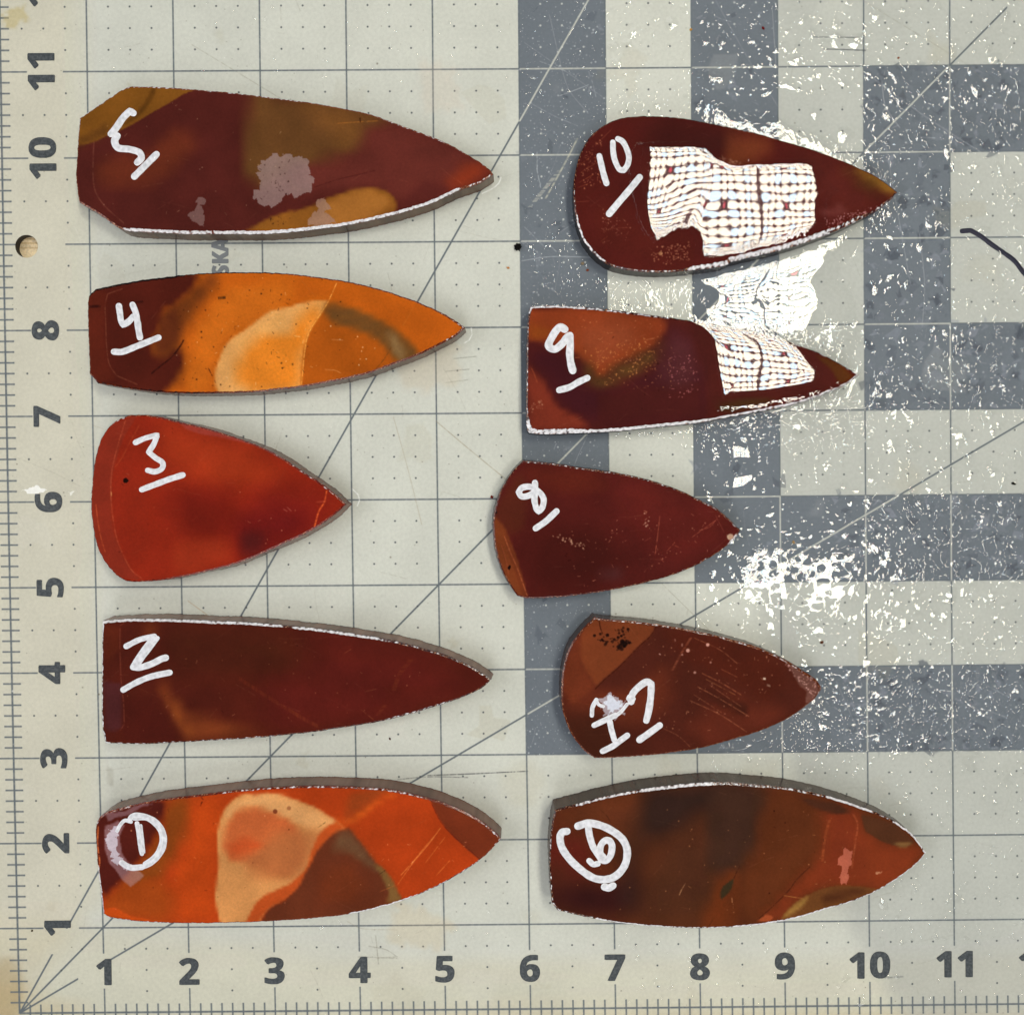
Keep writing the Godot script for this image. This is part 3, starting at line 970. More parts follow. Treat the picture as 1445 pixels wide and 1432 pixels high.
func puddles() -> void:
	sheet("water_puddle", "rippled puddle shining white on the mat between slabs 10 and 9", [7.807, 8.556, 8.096, 8.602, 8.51, 8.664, 9.006, 8.775, 9.42, 8.911, 9.793, 9.08, 9.966, 9.046, 9.932, 8.865, 9.75, 8.702, 9.707, 8.538, 9.872, 8.372, 9.928, 8.059, 9.829, 7.928, 9.539, 7.963, 9.166, 7.835, 8.67, 7.906, 8.175, 7.976, 7.895, 8.094, 7.97, 8.283, 8.095, 8.339, 7.947, 8.447], 0, 0.012, 0.0085, 0.05, Vector3(0.0016, 0.0005, 0.00005), Vector4.ZERO, 0, 0.11, 0.02, 1)
	sheet("water_puddle", "ragged puddle shining white round the pointed tip of slab 9", [8.919, 7.969, 9.415, 7.932, 9.664, 8.02, 9.945, 8.042, 9.985, 7.646, 9.974, 7.151, 10.006, 6.853, 9.74, 6.789, 9.492, 6.825, 9.326, 6.777, 8.995, 6.797, 8.663, 6.783, 8.332, 6.72, 8.042, 6.756, 8.167, 6.871, 8.831, 7.046, 9.411, 7.189, 9.826, 7.367, 9.868, 7.465, 9.538, 7.65, 9.166, 7.769], 0, 0.008, 0.0085, 0.06, Vector3(0.004, 0.004, 0.0012), Vector4.ZERO, 0.42, 0.12, 0.02, 1)
	sheet("water_puddle", "ragged strip of water along the upper right edge of slab 10", [7.88, 10.671, 8.07, 10.685, 8.275, 10.618, 8.439, 10.519, 8.703, 10.451, 8.933, 10.449, 9.098, 10.349, 9.344, 10.249, 9.55, 10.198, 9.674, 10.115, 9.879, 9.966, 10.127, 9.898, 10.25, 9.749, 10.398, 9.65, 10.497, 9.567, 10.513, 9.435, 10.397, 9.321, 10.248, 9.191, 10.082, 9.11, 10.049, 9.242, 10.166, 9.373, 10.249, 9.536, 9.837, 9.786, 9.343, 9.987, 8.849, 10.122, 8.355, 10.249, 8.068, 10.374, 7.986, 10.539], 0, 0.005, 0.0085, 0.05, Vector3(0.002, 0.0012, 0.0003), Vector4.ZERO, 0.5, 0.12, 0.02, 1)
	sheet("water_film", "film of water on slab 10 mirroring rows of lamp dots", [7.218, 9.754, 7.246, 9.887, 7.315, 10.024, 7.427, 10.032, 7.696, 10.035, 7.996, 10.033, 8.115, 10.014, 8.234, 9.894, 8.339, 9.848, 8.443, 9.803, 8.641, 9.813, 8.566, 9.824, 8.701, 9.818, 8.925, 9.821, 9.195, 9.826, 9.36, 9.807, 9.434, 9.705, 9.508, 9.555, 9.613, 9.502, 9.635, 9.457, 9.552, 9.406, 9.492, 9.332, 9.476, 9.198, 9.473, 9.078, 9.37, 9.005, 9.19, 8.939, 8.92, 8.86, 8.559, 8.781, 8.436, 8.742, 8.076, 8.718, 7.964, 8.771, 7.965, 8.928, 7.899, 9.048, 7.779, 9.034, 7.658, 8.96, 7.523, 8.905, 7.404, 8.992, 7.33, 9.157, 7.272, 9.396], 0.21, 0.006, 0.01, 0.012, Vector3(0.0005, 0.00012, 0.0), Vector4(8.133, 9.752, 0.039, 0.012), 0, 0.035, 0.02, 1)
	sheet("water_film", "film of water on the tip of slab 9 mirroring rows of lamp dots", [7.838, 8.062, 7.927, 8.047, 8.076, 8.031, 8.299, 7.989, 8.596, 7.932, 8.893, 7.867, 9.19, 7.761, 9.353, 7.655, 9.428, 7.647, 9.561, 7.52, 9.665, 7.385, 9.717, 7.318, 9.664, 7.289, 9.485, 7.209, 9.187, 7.11, 8.814, 7.037, 8.515, 6.988, 8.217, 6.976, 8.144, 7.103, 8.086, 7.326, 8.028, 7.623, 7.956, 7.876, 7.882, 7.936], 0.22, 0.012, 0.01, 0.02, Vector3(0.0006, 0.00015, 0.0), Vector4.ZERO, 0, 0.08, 0.02, 1)
	sheet("water_puddle", "lacy splash of water across the squares right of the tip of slab 8", [8.369, 4.88, 8.488, 5.261, 8.688, 5.408, 9.153, 5.47, 9.485, 5.351, 9.942, 5.429, 9.999, 5.163, 9.897, 4.831, 9.73, 4.584, 9.687, 4.293, 9.229, 4.215, 8.941, 4.592, 8.651, 4.761, 8.443, 4.714], 0, 0.006, 0.0085, 0.06, Vector3(0.001, 0.0006, 0.0001), Vector4.ZERO, -0.31, 0.08, 0.006, 1)
	sheet("water_patch", "wet patchy film on the dark squares level with the tip of slab 10", [10.024, 10.972, 11.987, 10.996, 11.985, 9.98, 10.02, 9.981], 0, 0.005, 0.0105, 0.1, Vector3(0.002, 0.002, 0.0006), Vector4.ZERO, 0.0001, 0.03, 0.012, 0.55)
	sheet("water_patch", "wet patchy film on the dark squares right of the tip of slab 9", [11.029, 7.983, 11.982, 7.982, 11.98, 6.983, 10.007, 6.985, 10.009, 7.481, 11.028, 7.636], 0, 0.005, 0.0105, 0.1, Vector3(0.002, 0.002, 0.0006), Vector4.ZERO, 0.0001, 0.03, 0.012, 0.55)
	sheet("water_patch", "wet patchy film on the dark band between the lacy splash and the right edge", [10.002, 5.992, 11.978, 5.989, 11.976, 4.976, 9.998, 4.98], 0, 0.005, 0.0105, 0.1, Vector3(0.002, 0.002, 0.0006), Vector4.ZERO, 0.0001, 0.03, 0.012, 0.55)
	sheet("water_patch", "wet patchy film on the lowest dark band, beside the tip of the brown slab", [9.478, 3.962, 11.975, 3.978, 11.973, 2.959, 9.056, 2.974, 9.392, 3.505], 0, 0.005, 0.0105, 0.1, Vector3(0.002, 0.002, 0.0006), Vector4.ZERO, 0.0001, 0.03, 0.012, 0.55)


func drop_mesh(seed_: int, uneven := 0.55) -> ArrayMesh:   # a flat drop of radius 1 and height 1, scaled where it lies
	var r := RandomNumberGenerator.new()
	r.seed = seed_
	var h := []
	for k in 5: h.append(Vector2(r.randf_range(-0.24, 0.24) / (1.0 + k * 0.9), r.randf() * TAU))
	var b := Mb.new()
	const R := 7
	const S := 22
	var pos := func(i: int, k: int) -> Vector3:
		var a := TAU * k / S
		var w := 1.0
		for m in 5: w += h[m].x * cos((m + 1) * a + h[m].y)
		var q := float(i) / R
		var p := Vector2.from_angle(a) * w * q
		var up := (1.0 - q * q) * (1.0 + uneven * fine.get_noise_2d(p.x * 0.09 + seed_ * 3.0, p.y * 0.09))
		return Vector3(p.x, up - 0.02, -p.y)
	for i in R + 1:
		for k in S:
			b.add(pos.call(i, k), Vector3.UP)
	for i in R:
		for k in S: b.quad(i * S + k, i * S + (k + 1) % S, i * S + S + (k + 1) % S, i * S + S + k)
	# smooth normals
	var acc := PackedVector3Array()
	acc.resize(b.v.size())
	for t in b.i.size() / 3:
		var g := (b.v[b.i[3 * t + 2]] - b.v[b.i[3 * t]]).cross(b.v[b.i[3 * t + 1]] - b.v[b.i[3 * t]])
		for m in 3: acc[b.i[3 * t + m]] += g
	var centre := Vector3.ZERO
	for k in S: centre += acc[k]
	for k in S: acc[k] = centre
	for k in acc.size(): b.n[k] = acc[k].normalized() if acc[k].length() > 1e-9 else Vector3.UP
	return b.done()


func free_spot(p: Vector2, r: float) -> bool:
	for o in outlines:
		if Geometry2D.is_point_in_polygon(p, o): return false
	if r > 0.03:
		for o in outlines:
			for k in range(0, o.size(), 6):
				if o[k].distance_to(p) < r: return false
	return true


func drops() -> void:
	for k in 8: drop_meshes.append(drop_mesh(100 + k))
	var sets := []
	for k in 8: sets.append([])
	var lay := func(p: Vector2, r: float, slope: float) -> void:
		var tall := r * slope * 0.5
		var turn := Basis(Vector3.UP, rng.randf() * TAU) * Basis.from_scale(Vector3(1, 1, rng.randf_range(0.5, 1.0)))
		sets[rng.randi() % 8].append(Transform3D(turn * Basis.from_scale(Vector3(r, tall, r)) * IN, at(p.x, p.y, 0.0)))
	for z in [[9.994, 7.976, 11.864, 11.733, 400, 482, 55], [9.986, 5.992, 11.857, 7.958, 160, 264, 48], [9.977, 3.999, 11.854, 5.974, 400, 482, 52], [9.056, 2.966, 11.85, 3.979, 480, 482, 48], [8.028, 10.661, 10.011, 11.747, 96, 218, 31], [7.039, 10.424, 8.036, 11.763, 48, 80, 6], [9.962, 0.736, 11.848, 2.936, 96, 195, 3], [8.075, 5.514, 9.989, 6.82, 96, 92, 12], [7.982, 4.103, 9.984, 5.744, 200, 126, 12], [6.038, 9.081, 7.05, 11.771, 240, 103, 0], [6.111, 8.094, 8.017, 9.063, 560, 206, 4], [1.047, 10.842, 6.064, 11.779, 16, 46, 0], [8.139, 2.684, 9.972, 2.956, 24, 57, 2], [6.951, 0.014, 11.844, 0.966, 24, 69, 3], [7.834, 6.51, 10.074, 7.15, 400, 138, 4], [7.02, 8.168, 7.972, 8.57, 160, 57, 2], [9.669, 9.048, 10.334, 10.109, 200, 69, 4], [8.141, 2.976, 9.475, 3.504, 240, 92, 7], [6.954, 10.138, 8.194, 10.782, 96, 34, 2], [3.376, 0.812, 8.128, 1.177, 8, 16, 0], [7.007, 6.684, 8.168, 6.962, 208, 46, 0]]:
		for kind in 3:
			for k in z[4 + kind]:
				var p := Vector2(rng.randf_range(z[0], z[2]), rng.randf_range(z[1], z[3]))
				var r: float = [rng.randf_range(0.006, 0.014), rng.randf_range(0.013, 0.036), rng.randf_range(0.04, 0.085)][kind]
				if not free_spot(p, r): continue
				var need := minf(Vector2(p.x - clampf(p.x, 8.05, 9.3), p.y - clampf(p.y, 7.15, 10.7)).length(), Vector2(p.x - clampf(p.x, 8.35, 10.0), p.y - clampf(p.y, 4.3, 5.6)).length()) * 0.068 + 0.02
				lay.call(p, r, need * rng.randf_range(1.02, 1.9))
	var all := Node3D.new()
	all.name = "water_droplets"
	add_child(all)
	tag(all, "fine water droplets sprinkled over the right half of the mat", "water droplets", "", "stuff")
	for k in 8:
		var mm := MultiMesh.new()
		mm.transform_format = MultiMesh.TRANSFORM_3D
		mm.mesh = drop_meshes[k]
		mm.instance_count = sets[k].size()
		for i in sets[k].size(): mm.set_instance_transform(i, sets[k][i])
		var o := MultiMeshInstance3D.new()
		o.name = "droplet" if k == 0 else "droplet_%03d" % k
		o.multimesh = mm
		o.material_override = water
		o.set_meta("kind", "stuff")
		all.add_child(o, true)
	# the larger drops, one by one
	for z in [[8.495, 6.305, 0.224, 0.05, "bright crescent-lit drop on the dark square above the tip of slab 8"], [6.045, 8.925, 0.075, 0.12, "drop on the grid line beside the black crumb, left of slab 10"], [10.157, 7.182, 0.099, 0.08, "drop on the pale square right of the tip of slab 9"], [8.293, 10.863, 0.076, 0.0551583, "flat clear water drop lying on the wet right side of the mat"], [8.228, 10.88, 0.083, 0.0577486, "flat clear water drop lying on the wet right side of the mat"], [9.428, 10.445, 0.069, 0.0700796, "flat clear water drop lying on the wet right side of the mat"], [9.798, 10.196, 0.104, 0.0900226, "flat clear water drop lying on the wet right side of the mat"], [11.035, 9.98, 0.098, 0.0610964, "flat clear water drop lying on the wet right side of the mat"], [10.378, 10.887, 0.088, 0.0638341, "flat clear water drop lying on the wet right side of the mat"], [10.764, 10.27, 0.073, 0.0553092, "flat clear water drop lying on the wet right side of the mat"], [11.285, 10.92, 0.075, 0.0963738, "flat clear water drop lying on the wet right side of the mat"], [11.359, 10.715, 0.101, 0.0903326, "flat clear water drop lying on the wet right side of the mat"], [9.926, 11.258, 0.099, 0.0596718, "flat clear water drop lying on the wet right side of the mat"], [10.175, 11.583, 0.079, 0.0813488, "flat clear water drop lying on the wet right side of the mat"], [9.679, 11.301, 0.097, 0.0927324, "flat clear water drop lying on the wet right side of the mat"], [10.569, 6.608, 0.103, 0.0543359, "flat clear water drop lying on the wet right side of the mat"], [11.149, 6.643, 0.091, 0.0835851, "flat clear water drop lying on the wet right side of the mat"], [10.336, 6.569, 0.087, 0.0588895, "flat clear water drop lying on the wet right side of the mat"], [10.161, 8.369, 0.086, 0.0544673, "flat clear water drop lying on the wet right side of the mat"], [10.206, 7.248, 0.105, 0.0932742, "flat clear water drop lying on the wet right side of the mat"], [10.347, 7.147, 0.089, 0.0650123, "flat clear water drop lying on the wet right side of the mat"], [10.645, 4.658, 0.104, 0.0786183, "flat clear water drop lying on the wet right side of the mat"], [11.02, 4.82, 0.103, 0.0924022, "flat clear water drop lying on the wet right side of the mat"], [10.018, 3.998, 0.087, 0.0706973, "flat clear water drop lying on the wet right side of the mat"], [10.397, 5.034, 0.091, 0.0715522, "flat clear water drop lying on the wet right side of the mat"], [10.231, 5.202, 0.073, 0.0652556, "flat clear water drop lying on the wet right side of the mat"], [11.186, 4.835, 0.1, 0.0521619, "flat clear water drop lying on the wet right side of the mat"], [10.811, 4.573, 0.068, 0.0813175, "flat clear water drop lying on the wet right side of the mat"], [10.139, 3.079, 0.078, 0.0767311, "flat clear water drop lying on the wet right side of the mat"], [9.27, 4.006, 0.086, 0.0671422, "flat clear water drop lying on the wet right side of the mat"], [9.392, 3.505, 0.108, 0.0597787, "flat clear water drop lying on the wet right side of the mat"], [9.516, 3.378, 0.083, 0.0601335, "flat clear water drop lying on the wet right side of the mat"], [9.474, 3.212, 0.092, 0.0638152, "flat clear water drop lying on the wet right side of the mat"], [8.976, 3.426, 0.081, 0.0873471, "flat clear water drop lying on the wet right side of the mat"], [10.723, 3.073, 0.079, 0.0779264, "flat clear water drop lying on the wet right side of the mat"], [11.239, 2.859, 0.104, 0.055049, "flat clear water drop lying on the wet right side of the mat"], [11.68, 2.645, 0.069, 0.0614435, "flat clear water drop lying on the wet right side of the mat"], [8.654, 5.176, 0.098, 0.0807716, "flat clear water drop lying on the wet right side of the mat"], [8.407, 5.511, 0.076, 0.0665533, "flat clear water drop lying on the wet right side of the mat"], [8.231, 6.506, 0.074, 0.0729509, "flat clear water drop lying on the wet right side of the mat"], [8.161, 6.01, 0.068, 0.0848646, "flat clear water drop lying on the wet right side of the mat"], [10.158, 3.622, 0.103, 0.0977369, "flat clear water drop lying on the wet right side of the mat"], [11.39, 3.4, 0.097, 0.0979934, "flat clear water drop lying on the wet right side of the mat"]]:
		var m := MeshInstance3D.new()
		m.name = numbered("water_drop")
		m.mesh = drop_mesh(105, 0.05) if z[4].begins_with("bright") else drop_meshes[rng.randi() % 8]
		m.material_override = water
		var turn := Basis(Vector3.UP, rng.randf() * TAU)
		m.transform = Transform3D(turn * Basis.from_scale(Vector3(z[2], z[2] * z[3], z[2])) * IN, at(z[0], z[1], 0.0))
		tag(m, z[4], "water drop", "" if z[4].begins_with("bright") or z[4].begins_with("drop") else "larger drops on the wet right side of the mat")
		add_child(m)


func grit() -> void:
	for z in [[5.962, 8.926, 0.075, 0.087, "090706", 0.4, "ragged black crumb standing in for a small hole left of slab 10"], [8.832, 11.431, 0.026, 0.037, "6a1010", 0.6, "dark red crumb on a dark square near the top edge"], [9.479, 4.287, 0.037, 0.033, "5a3420", 0.2, "brown crumb on the pale square right of slab 7"], [11.729, 6.124, 0.046, 0.025, "15130f", -0.4, "black sliver near the right edge of the mat"], [5.844, 8.688, 0.037, 0.021, "c88a4a", -0.4, "amber crumb left of the blunt end of slab 9"], [5.627, 6.027, 0.033, 0.029, "7a2416", 0.3, "red crumb touching the left end of slab 8"], [6.768, 8.655, 0.031, 0.026, "7a3a22", 0.1, "reddish brown crumb below the round end of slab 10"], [6.711, 8.73, 0.037, 0.033, "8a7a64", 0.3, "tan crumb with a pale rim below the round end of slab 10"], [4.403, 3.208, 0.018, 0.025, "4a1a12", 0.2, "tiny dark red crumb below slab 2"], [7.993, 11.421, 0.029, 0.025, "c09040", 0.2, "yellow crumb on a pale square above slab 10"], [9.153, 5.462, 0.025, 0.037, "a08050", 0.5, "tan crumb on the dark square beside the lacy splash"], [10.404, 11.075, 0.022, 0.022, "8a4a20", 0.2, "orange brown crumb near the top of the right dark band"], [10.305, 4.885, 0.02, 0.02, "15130f", 0.2, "small black crumb on the pale square right of the splash"], [0.179, 0.992, 0.022, 0.022, "40331e", 0, "tiny brown crumb beside the lower left ruler"]]:  # the ragged black one stands in for a small punched hole
		var s := SphereMesh.new()
		s.radial_segments = 14
		s.rings = 8
		var st := SurfaceTool.new()
		st.create_from(s, 0)
		var arr := st.commit_to_arrays()
		var v: PackedVector3Array = arr[Mesh.ARRAY_VERTEX]
		for i in v.size():
			var p := v[i]
			v[i] = p * (1.0 + 0.9 * fine.get_noise_3d(p.x * 0.25 + z[0], p.y * 0.25, p.z * 0.25 + z[1]))
		arr[Mesh.ARRAY_VERTEX] = v
		arr[Mesh.ARRAY_NORMAL] = null
		var am := ArrayMesh.new()
		am.add_surface_from_arrays(Mesh.PRIMITIVE_TRIANGLES, arr)
		var st2 := SurfaceTool.new()
		st2.create_from(am, 0)
		st2.generate_normals()
		var o := part("stone_crumb", st2.commit(), plain(Color(z[4]), 0.6, 0.2))
		o.transform = Transform3D(Basis(Vector3.UP, z[5]) * Basis.from_scale(Vector3(z[2], z[2] * 0.6, z[3]) * IN), at(z[0], z[1], z[2] * 0.22))
		tag(o, z[6], "crumb")


# ---------------------------------------------------------------- the ten slabs: outline, agate colours, cracks, paint, chipped edge
func stone_1() -> Dictionary:
	var d := {"t": 0.29, "flare": 0.01, "base": "ad3c14", "rimcol": "66200e", "edge": "7c5c4e", "label": "orange agate slab with a cream patch and a white circled 1, bottom left"}
	d.trim = Vector3(1, 1, 1)
	d.out = [1.149, 2.448, 1.244, 2.499, 1.504, 2.565, 1.849, 2.631, 2.28, 2.677, 2.625, 2.717, 2.97, 2.746, 3.398, 2.763, 3.743, 2.762, 4.087, 2.745, 4.432, 2.715, 4.69, 2.66, 4.948, 2.588, 5.206, 2.49, 5.464, 2.348, 5.635, 2.207, 5.703, 2.137, 5.546, 1.974, 5.424, 1.871, 5.198, 1.726, 4.937, 1.59, 4.677, 1.479, 4.33, 1.37, 3.983, 1.296, 3.638, 1.257, 3.378, 1.237, 3.036, 1.22, 2.517, 1.209, 1.999, 1.211, 1.569, 1.237, 1.225, 1.289, 1.165, 1.337, 1.143, 1.537, 1.106, 1.92, 1.093, 2.25, 1.107, 2.371]
	d.layers = []
	d.layers.append(["ba4414", 1, 4, 3, [2.09, 2.619, 2.504, 2.702, 2.535, 2.459, 2.462, 2.147, 2.454, 1.626, 2.483, 1.226, 2, 1.214, 1.936, 1.546, 2.08, 1.978]])
	d.layers.append(["8a4216", 1, 4, 3, [1.883, 2.622, 2.159, 2.671, 2.174, 2.463, 2.083, 2.151, 1.941, 1.91, 1.8, 1.703, 1.54, 1.585, 1.369, 1.674, 1.668, 2.052, 1.844, 2.328]])
	d.layers.append(["a34516", 1, 4, 3, [1.404, 1.708, 1.8, 1.703, 1.954, 1.597, 1.931, 1.215, 1.172, 1.259, 1.167, 1.485]])
	d.layers.append(["521d16", 1, 3, 2, [1.071, 2.457, 1.245, 2.525, 1.504, 2.591, 1.901, 2.648, 1.882, 2.518, 1.792, 2.293, 1.668, 2.052, 1.492, 1.846, 1.386, 1.708, 1.264, 1.605, 1.159, 1.485, 1.078, 1.816]])
	d.layers.append(["c24a16", 0.9, 1, 1, [1.157, 1.398, 1.313, 1.405, 1.449, 1.325, 1.655, 1.271, 1.758, 1.235, 1.483, 1.273, 1.173, 1.32]])
	d.layers.append(["d08d52", 1, 2, 1, [2.917, 2.654, 2.814, 2.689, 2.711, 2.656, 2.588, 2.545, 2.509, 2.407, 2.467, 2.234, 2.469, 2.043, 2.484, 1.904, 2.47, 1.731, 2.439, 1.522, 2.468, 1.348, 2.508, 1.174, 2.931, 1.169, 3.002, 1.325, 3.212, 1.479, 3.421, 1.633, 3.436, 1.685, 3.506, 1.806, 3.63, 2.03, 3.788, 2.219, 3.927, 2.287, 3.739, 2.428, 3.568, 2.534, 3.396, 2.605, 3.33, 2.623, 3.159, 2.677, 3.021, 2.678]])
	d.layers.append(["deA268", 0.7, 3, 2, [2.935, 2.662, 3.107, 2.669, 3.279, 2.632, 3.476, 2.543, 3.619, 2.481, 3.841, 2.331, 3.737, 2.272, 3.496, 2.292, 3.473, 2.309, 3.224, 2.399, 3.019, 2.505, 2.795, 2.542, 2.586, 2.371, 2.57, 2.493, 2.727, 2.612]])
	d.layers.append(["c46234", 1, 3, 3, [2.725, 2.491, 2.933, 2.532, 3.173, 2.434, 3.395, 2.293, 3.444, 2.067, 3.183, 1.948, 2.855, 1.9, 2.614, 1.92, 2.521, 2.095, 2.55, 2.285]])
	d.layers.append(["ae6438", 1, 4, 4, [3.049, 2.193, 3.274, 2.242, 3.472, 2.24, 3.564, 2.239, 3.65, 2.221, 3.561, 2.031, 3.455, 1.858, 3.388, 1.755, 3.18, 1.722, 2.904, 1.726, 2.785, 1.831, 2.804, 1.935]])
	d.layers.append(["c05026", 0.9, 3, 2, [2.599, 2.111, 2.807, 2.195, 3.014, 2.141, 2.874, 2.038, 2.632, 1.972]])
	d.layers.append(["bd4f20", 1, 2, 2, [3.466, 1.806, 3.283, 1.669, 3.04, 1.533, 2.883, 1.413, 2.776, 1.206, 2.914, 1.169, 3.002, 1.325, 3.211, 1.461, 3.438, 1.633, 3.542, 1.857, 3.735, 2.098, 3.91, 2.305, 3.824, 2.358, 3.685, 2.255, 3.579, 2.1]])
	d.layers.append(["66301c", 1, 2, 2, [3.953, 2.295, 3.788, 2.21, 3.613, 2.021, 3.489, 1.806, 3.383, 1.625, 3.243, 1.478, 3.034, 1.342, 2.945, 1.169, 4.241, 1.206, 4.59, 1.446, 4.42, 1.674, 4.284, 1.866, 4.131, 2.059]])
	d.layers.append(["6a4830", 0.9, 3, 2, [3.822, 2.219, 3.961, 2.269, 4.131, 2.059, 4.284, 1.866, 4.352, 1.744, 4.112, 1.886, 3.906, 2.027, 3.768, 2.028]])
	d.layers.append(["7c5a30", 0.9, 2, 2, [4.249, 1.867, 4.352, 1.813, 4.472, 1.673, 4.573, 1.446, 4.382, 1.431, 4.418, 1.552, 4.351, 1.674]])
	d.layers.append(["6b2f18", 0.9, 4, 3, [3.644, 1.787, 3.991, 1.87, 4.194, 1.607, 3.985, 1.435, 3.64, 1.439]])
	d.layers.append(["c9571c", 0.95, 3, 2, [4.501, 2.714, 4.362, 2.629, 4.136, 2.51, 3.945, 2.374, 3.824, 2.375, 3.892, 2.305, 4.118, 2.406, 4.362, 2.594, 4.535, 2.688]])
	d.layers.append(["74301a", 1, 1, 1, [4.888, 2.606, 4.998, 2.379, 5.134, 2.204, 5.322, 2.028, 5.459, 1.905, 5.712, 2.137, 5.549, 2.321, 5.206, 2.516]])
	d.layers.append(["95401a", 0.9, 3, 2, [3.966, 2.651, 4.364, 2.768, 4.432, 2.715, 4.223, 2.561, 3.911, 2.391]])
	d.layers.append(["b898a2", 0.5, 1, 3, [1.207, 2.352, 1.346, 2.42, 1.431, 2.35, 1.386, 2.246, 1.366, 2.055, 1.441, 1.916, 1.578, 1.845, 1.663, 1.774, 1.472, 1.638, 1.37, 1.743, 1.269, 1.883, 1.203, 2.057]])
	d.layers.append(["d8d2de", 0.75, 0, 3, [1.241, 2.317, 1.345, 2.35, 1.37, 2.281, 1.333, 2.125, 1.365, 1.986, 1.458, 1.898, 1.544, 1.863, 1.475, 1.829, 1.355, 1.882, 1.27, 1.987, 1.239, 2.161]])
	d.layers.append(["a88894", 0.5, 1, 4, [1.175, 2.508, 1.382, 2.523, 1.555, 2.573, 1.762, 2.597, 1.503, 2.505, 1.347, 2.454, 1.243, 2.421]])
	d.lines = []
	d.lines.append(["e8823c", 0.8, 0.01, [5.014, 2.275, 4.856, 2.068, 4.699, 1.896, 4.559, 1.742]])
	d.lines.append(["e8823c", 0.7, 0.008, [4.979, 2.223, 4.769, 1.982, 4.523, 1.638]])
	d.lines.append(["e8823c", 0.6, 0.008, [5.064, 2.17, 4.837, 1.877]])
	d.lines.append(["e8823c", 0.7, 0.008, [5.113, 1.9, 4.965, 1.737]])
	d.lines.append(["d8703a", 0.6, 0.008, [4.944, 2.171, 4.628, 1.793]])
	d.lines.append(["5a1a10", 0.8, 0.008, [4.913, 2.554, 5.015, 2.344, 5.151, 2.187, 5.305, 2.046, 5.442, 1.926]])
	d.lines.append(["401008", 0.8, 0.012, [2.297, 2.66, 2.322, 2.626, 2.292, 2.557]])
	d.lines.append(["e07840", 0.9, 0.014, [1.13, 2.336, 1.118, 2.128, 1.14, 1.919, 1.113, 1.833]])
	d.lines.append(["503010", 0.7, 0.008, [3.616, 2.29, 3.703, 2.35]])
	d.lines.append(["3a2010", 0.7, 0.01, [4.3, 1.745, 4.378, 1.796]])
	d.lines.append(["a86030", 0.8, 0.01, [4.315, 1.553, 4.488, 1.621]])
	d.specks = []
	d.specks.append(["501008", 1, 0.03, [3.13, 2.49, 3.148, 2.49, 3.147, 2.478, 3.13, 2.478]])
	d.specks.append(["501008", 1, 0.025, [3.277, 2.52, 3.295, 2.519, 3.294, 2.509, 3.277, 2.509]])
	d.specks.append(["3a1408", 22, 0.006, [1.762, 2.588, 3.399, 2.57, 3.381, 1.268, 1.311, 1.292]])
	d.specks.append(["f0a070", 28, 0.006, [1.332, 2.593, 3.399, 2.57, 3.381, 1.268, 1.311, 1.292]])
	d.specks.append(["f0a070", 20, 0.006, [3.912, 2.478, 5.461, 2.114, 4.764, 1.6, 3.552, 1.353]])
	d.paint = []
	d.paint.append([0.057, [1.484, 2.401, 1.51, 2.444, 1.571, 2.461, 1.674, 2.442, 1.776, 2.389, 1.852, 2.293, 1.88, 2.188, 1.861, 2.076, 1.804, 1.981, 1.717, 1.904, 1.613, 1.862]])
	d.paint.append([0.044, [1.536, 2.418, 1.673, 2.416, 1.759, 2.363, 1.826, 2.276, 1.842, 2.172, 1.805, 2.051, 1.735, 1.965, 1.648, 1.905]])
	d.paint.append([0.07, [1.613, 1.865, 1.492, 1.86, 1.39, 1.916]])
	d.paint.append([0.053, [1.569, 2.365, 1.585, 2.261, 1.6, 2.122, 1.619, 2.018]])
	d.paint.append([0.035, [1.612, 2.339, 1.627, 2.209, 1.642, 2.035]])
	d.paint.append([0.044, [1.501, 2.383, 1.432, 2.398, 1.38, 2.35, 1.344, 2.281]])
	d.rim = []
	d.rim.append([1.14, 2.431, 1.469, 2.531, 0.033, 0.3])
	d.rim.append([2.625, 2.704, 3.479, 2.76, 0.021, 0.35])
	d.rim.append([3.398, 2.764, 4.432, 2.715, 0.025, 0.45])
	d.rim.append([4.432, 2.715, 5.703, 2.137, 0.029, 0.45])
	d.rim.append([1.138, 1.815, 1.159, 1.502, 0.033, 0.8])
	d.rim.append([1.15, 1.502, 1.191, 1.328, 0.025, 0.6])
	d.rim.append([1.224, 1.284, 2, 1.206, 0.017, 0.4])
	d.rim.append([4.035, 1.309, 4.347, 1.379, 0.033, 0.9])
	d.rim.append([4.347, 1.379, 4.59, 1.454, 0.033, 0.9])
	d.rim.append([4.59, 1.454, 5.024, 1.615, 0.025, 0.6])
	d.rim.append([5.25, 1.768, 5.389, 1.854, 0.021, 0.5])
	return d


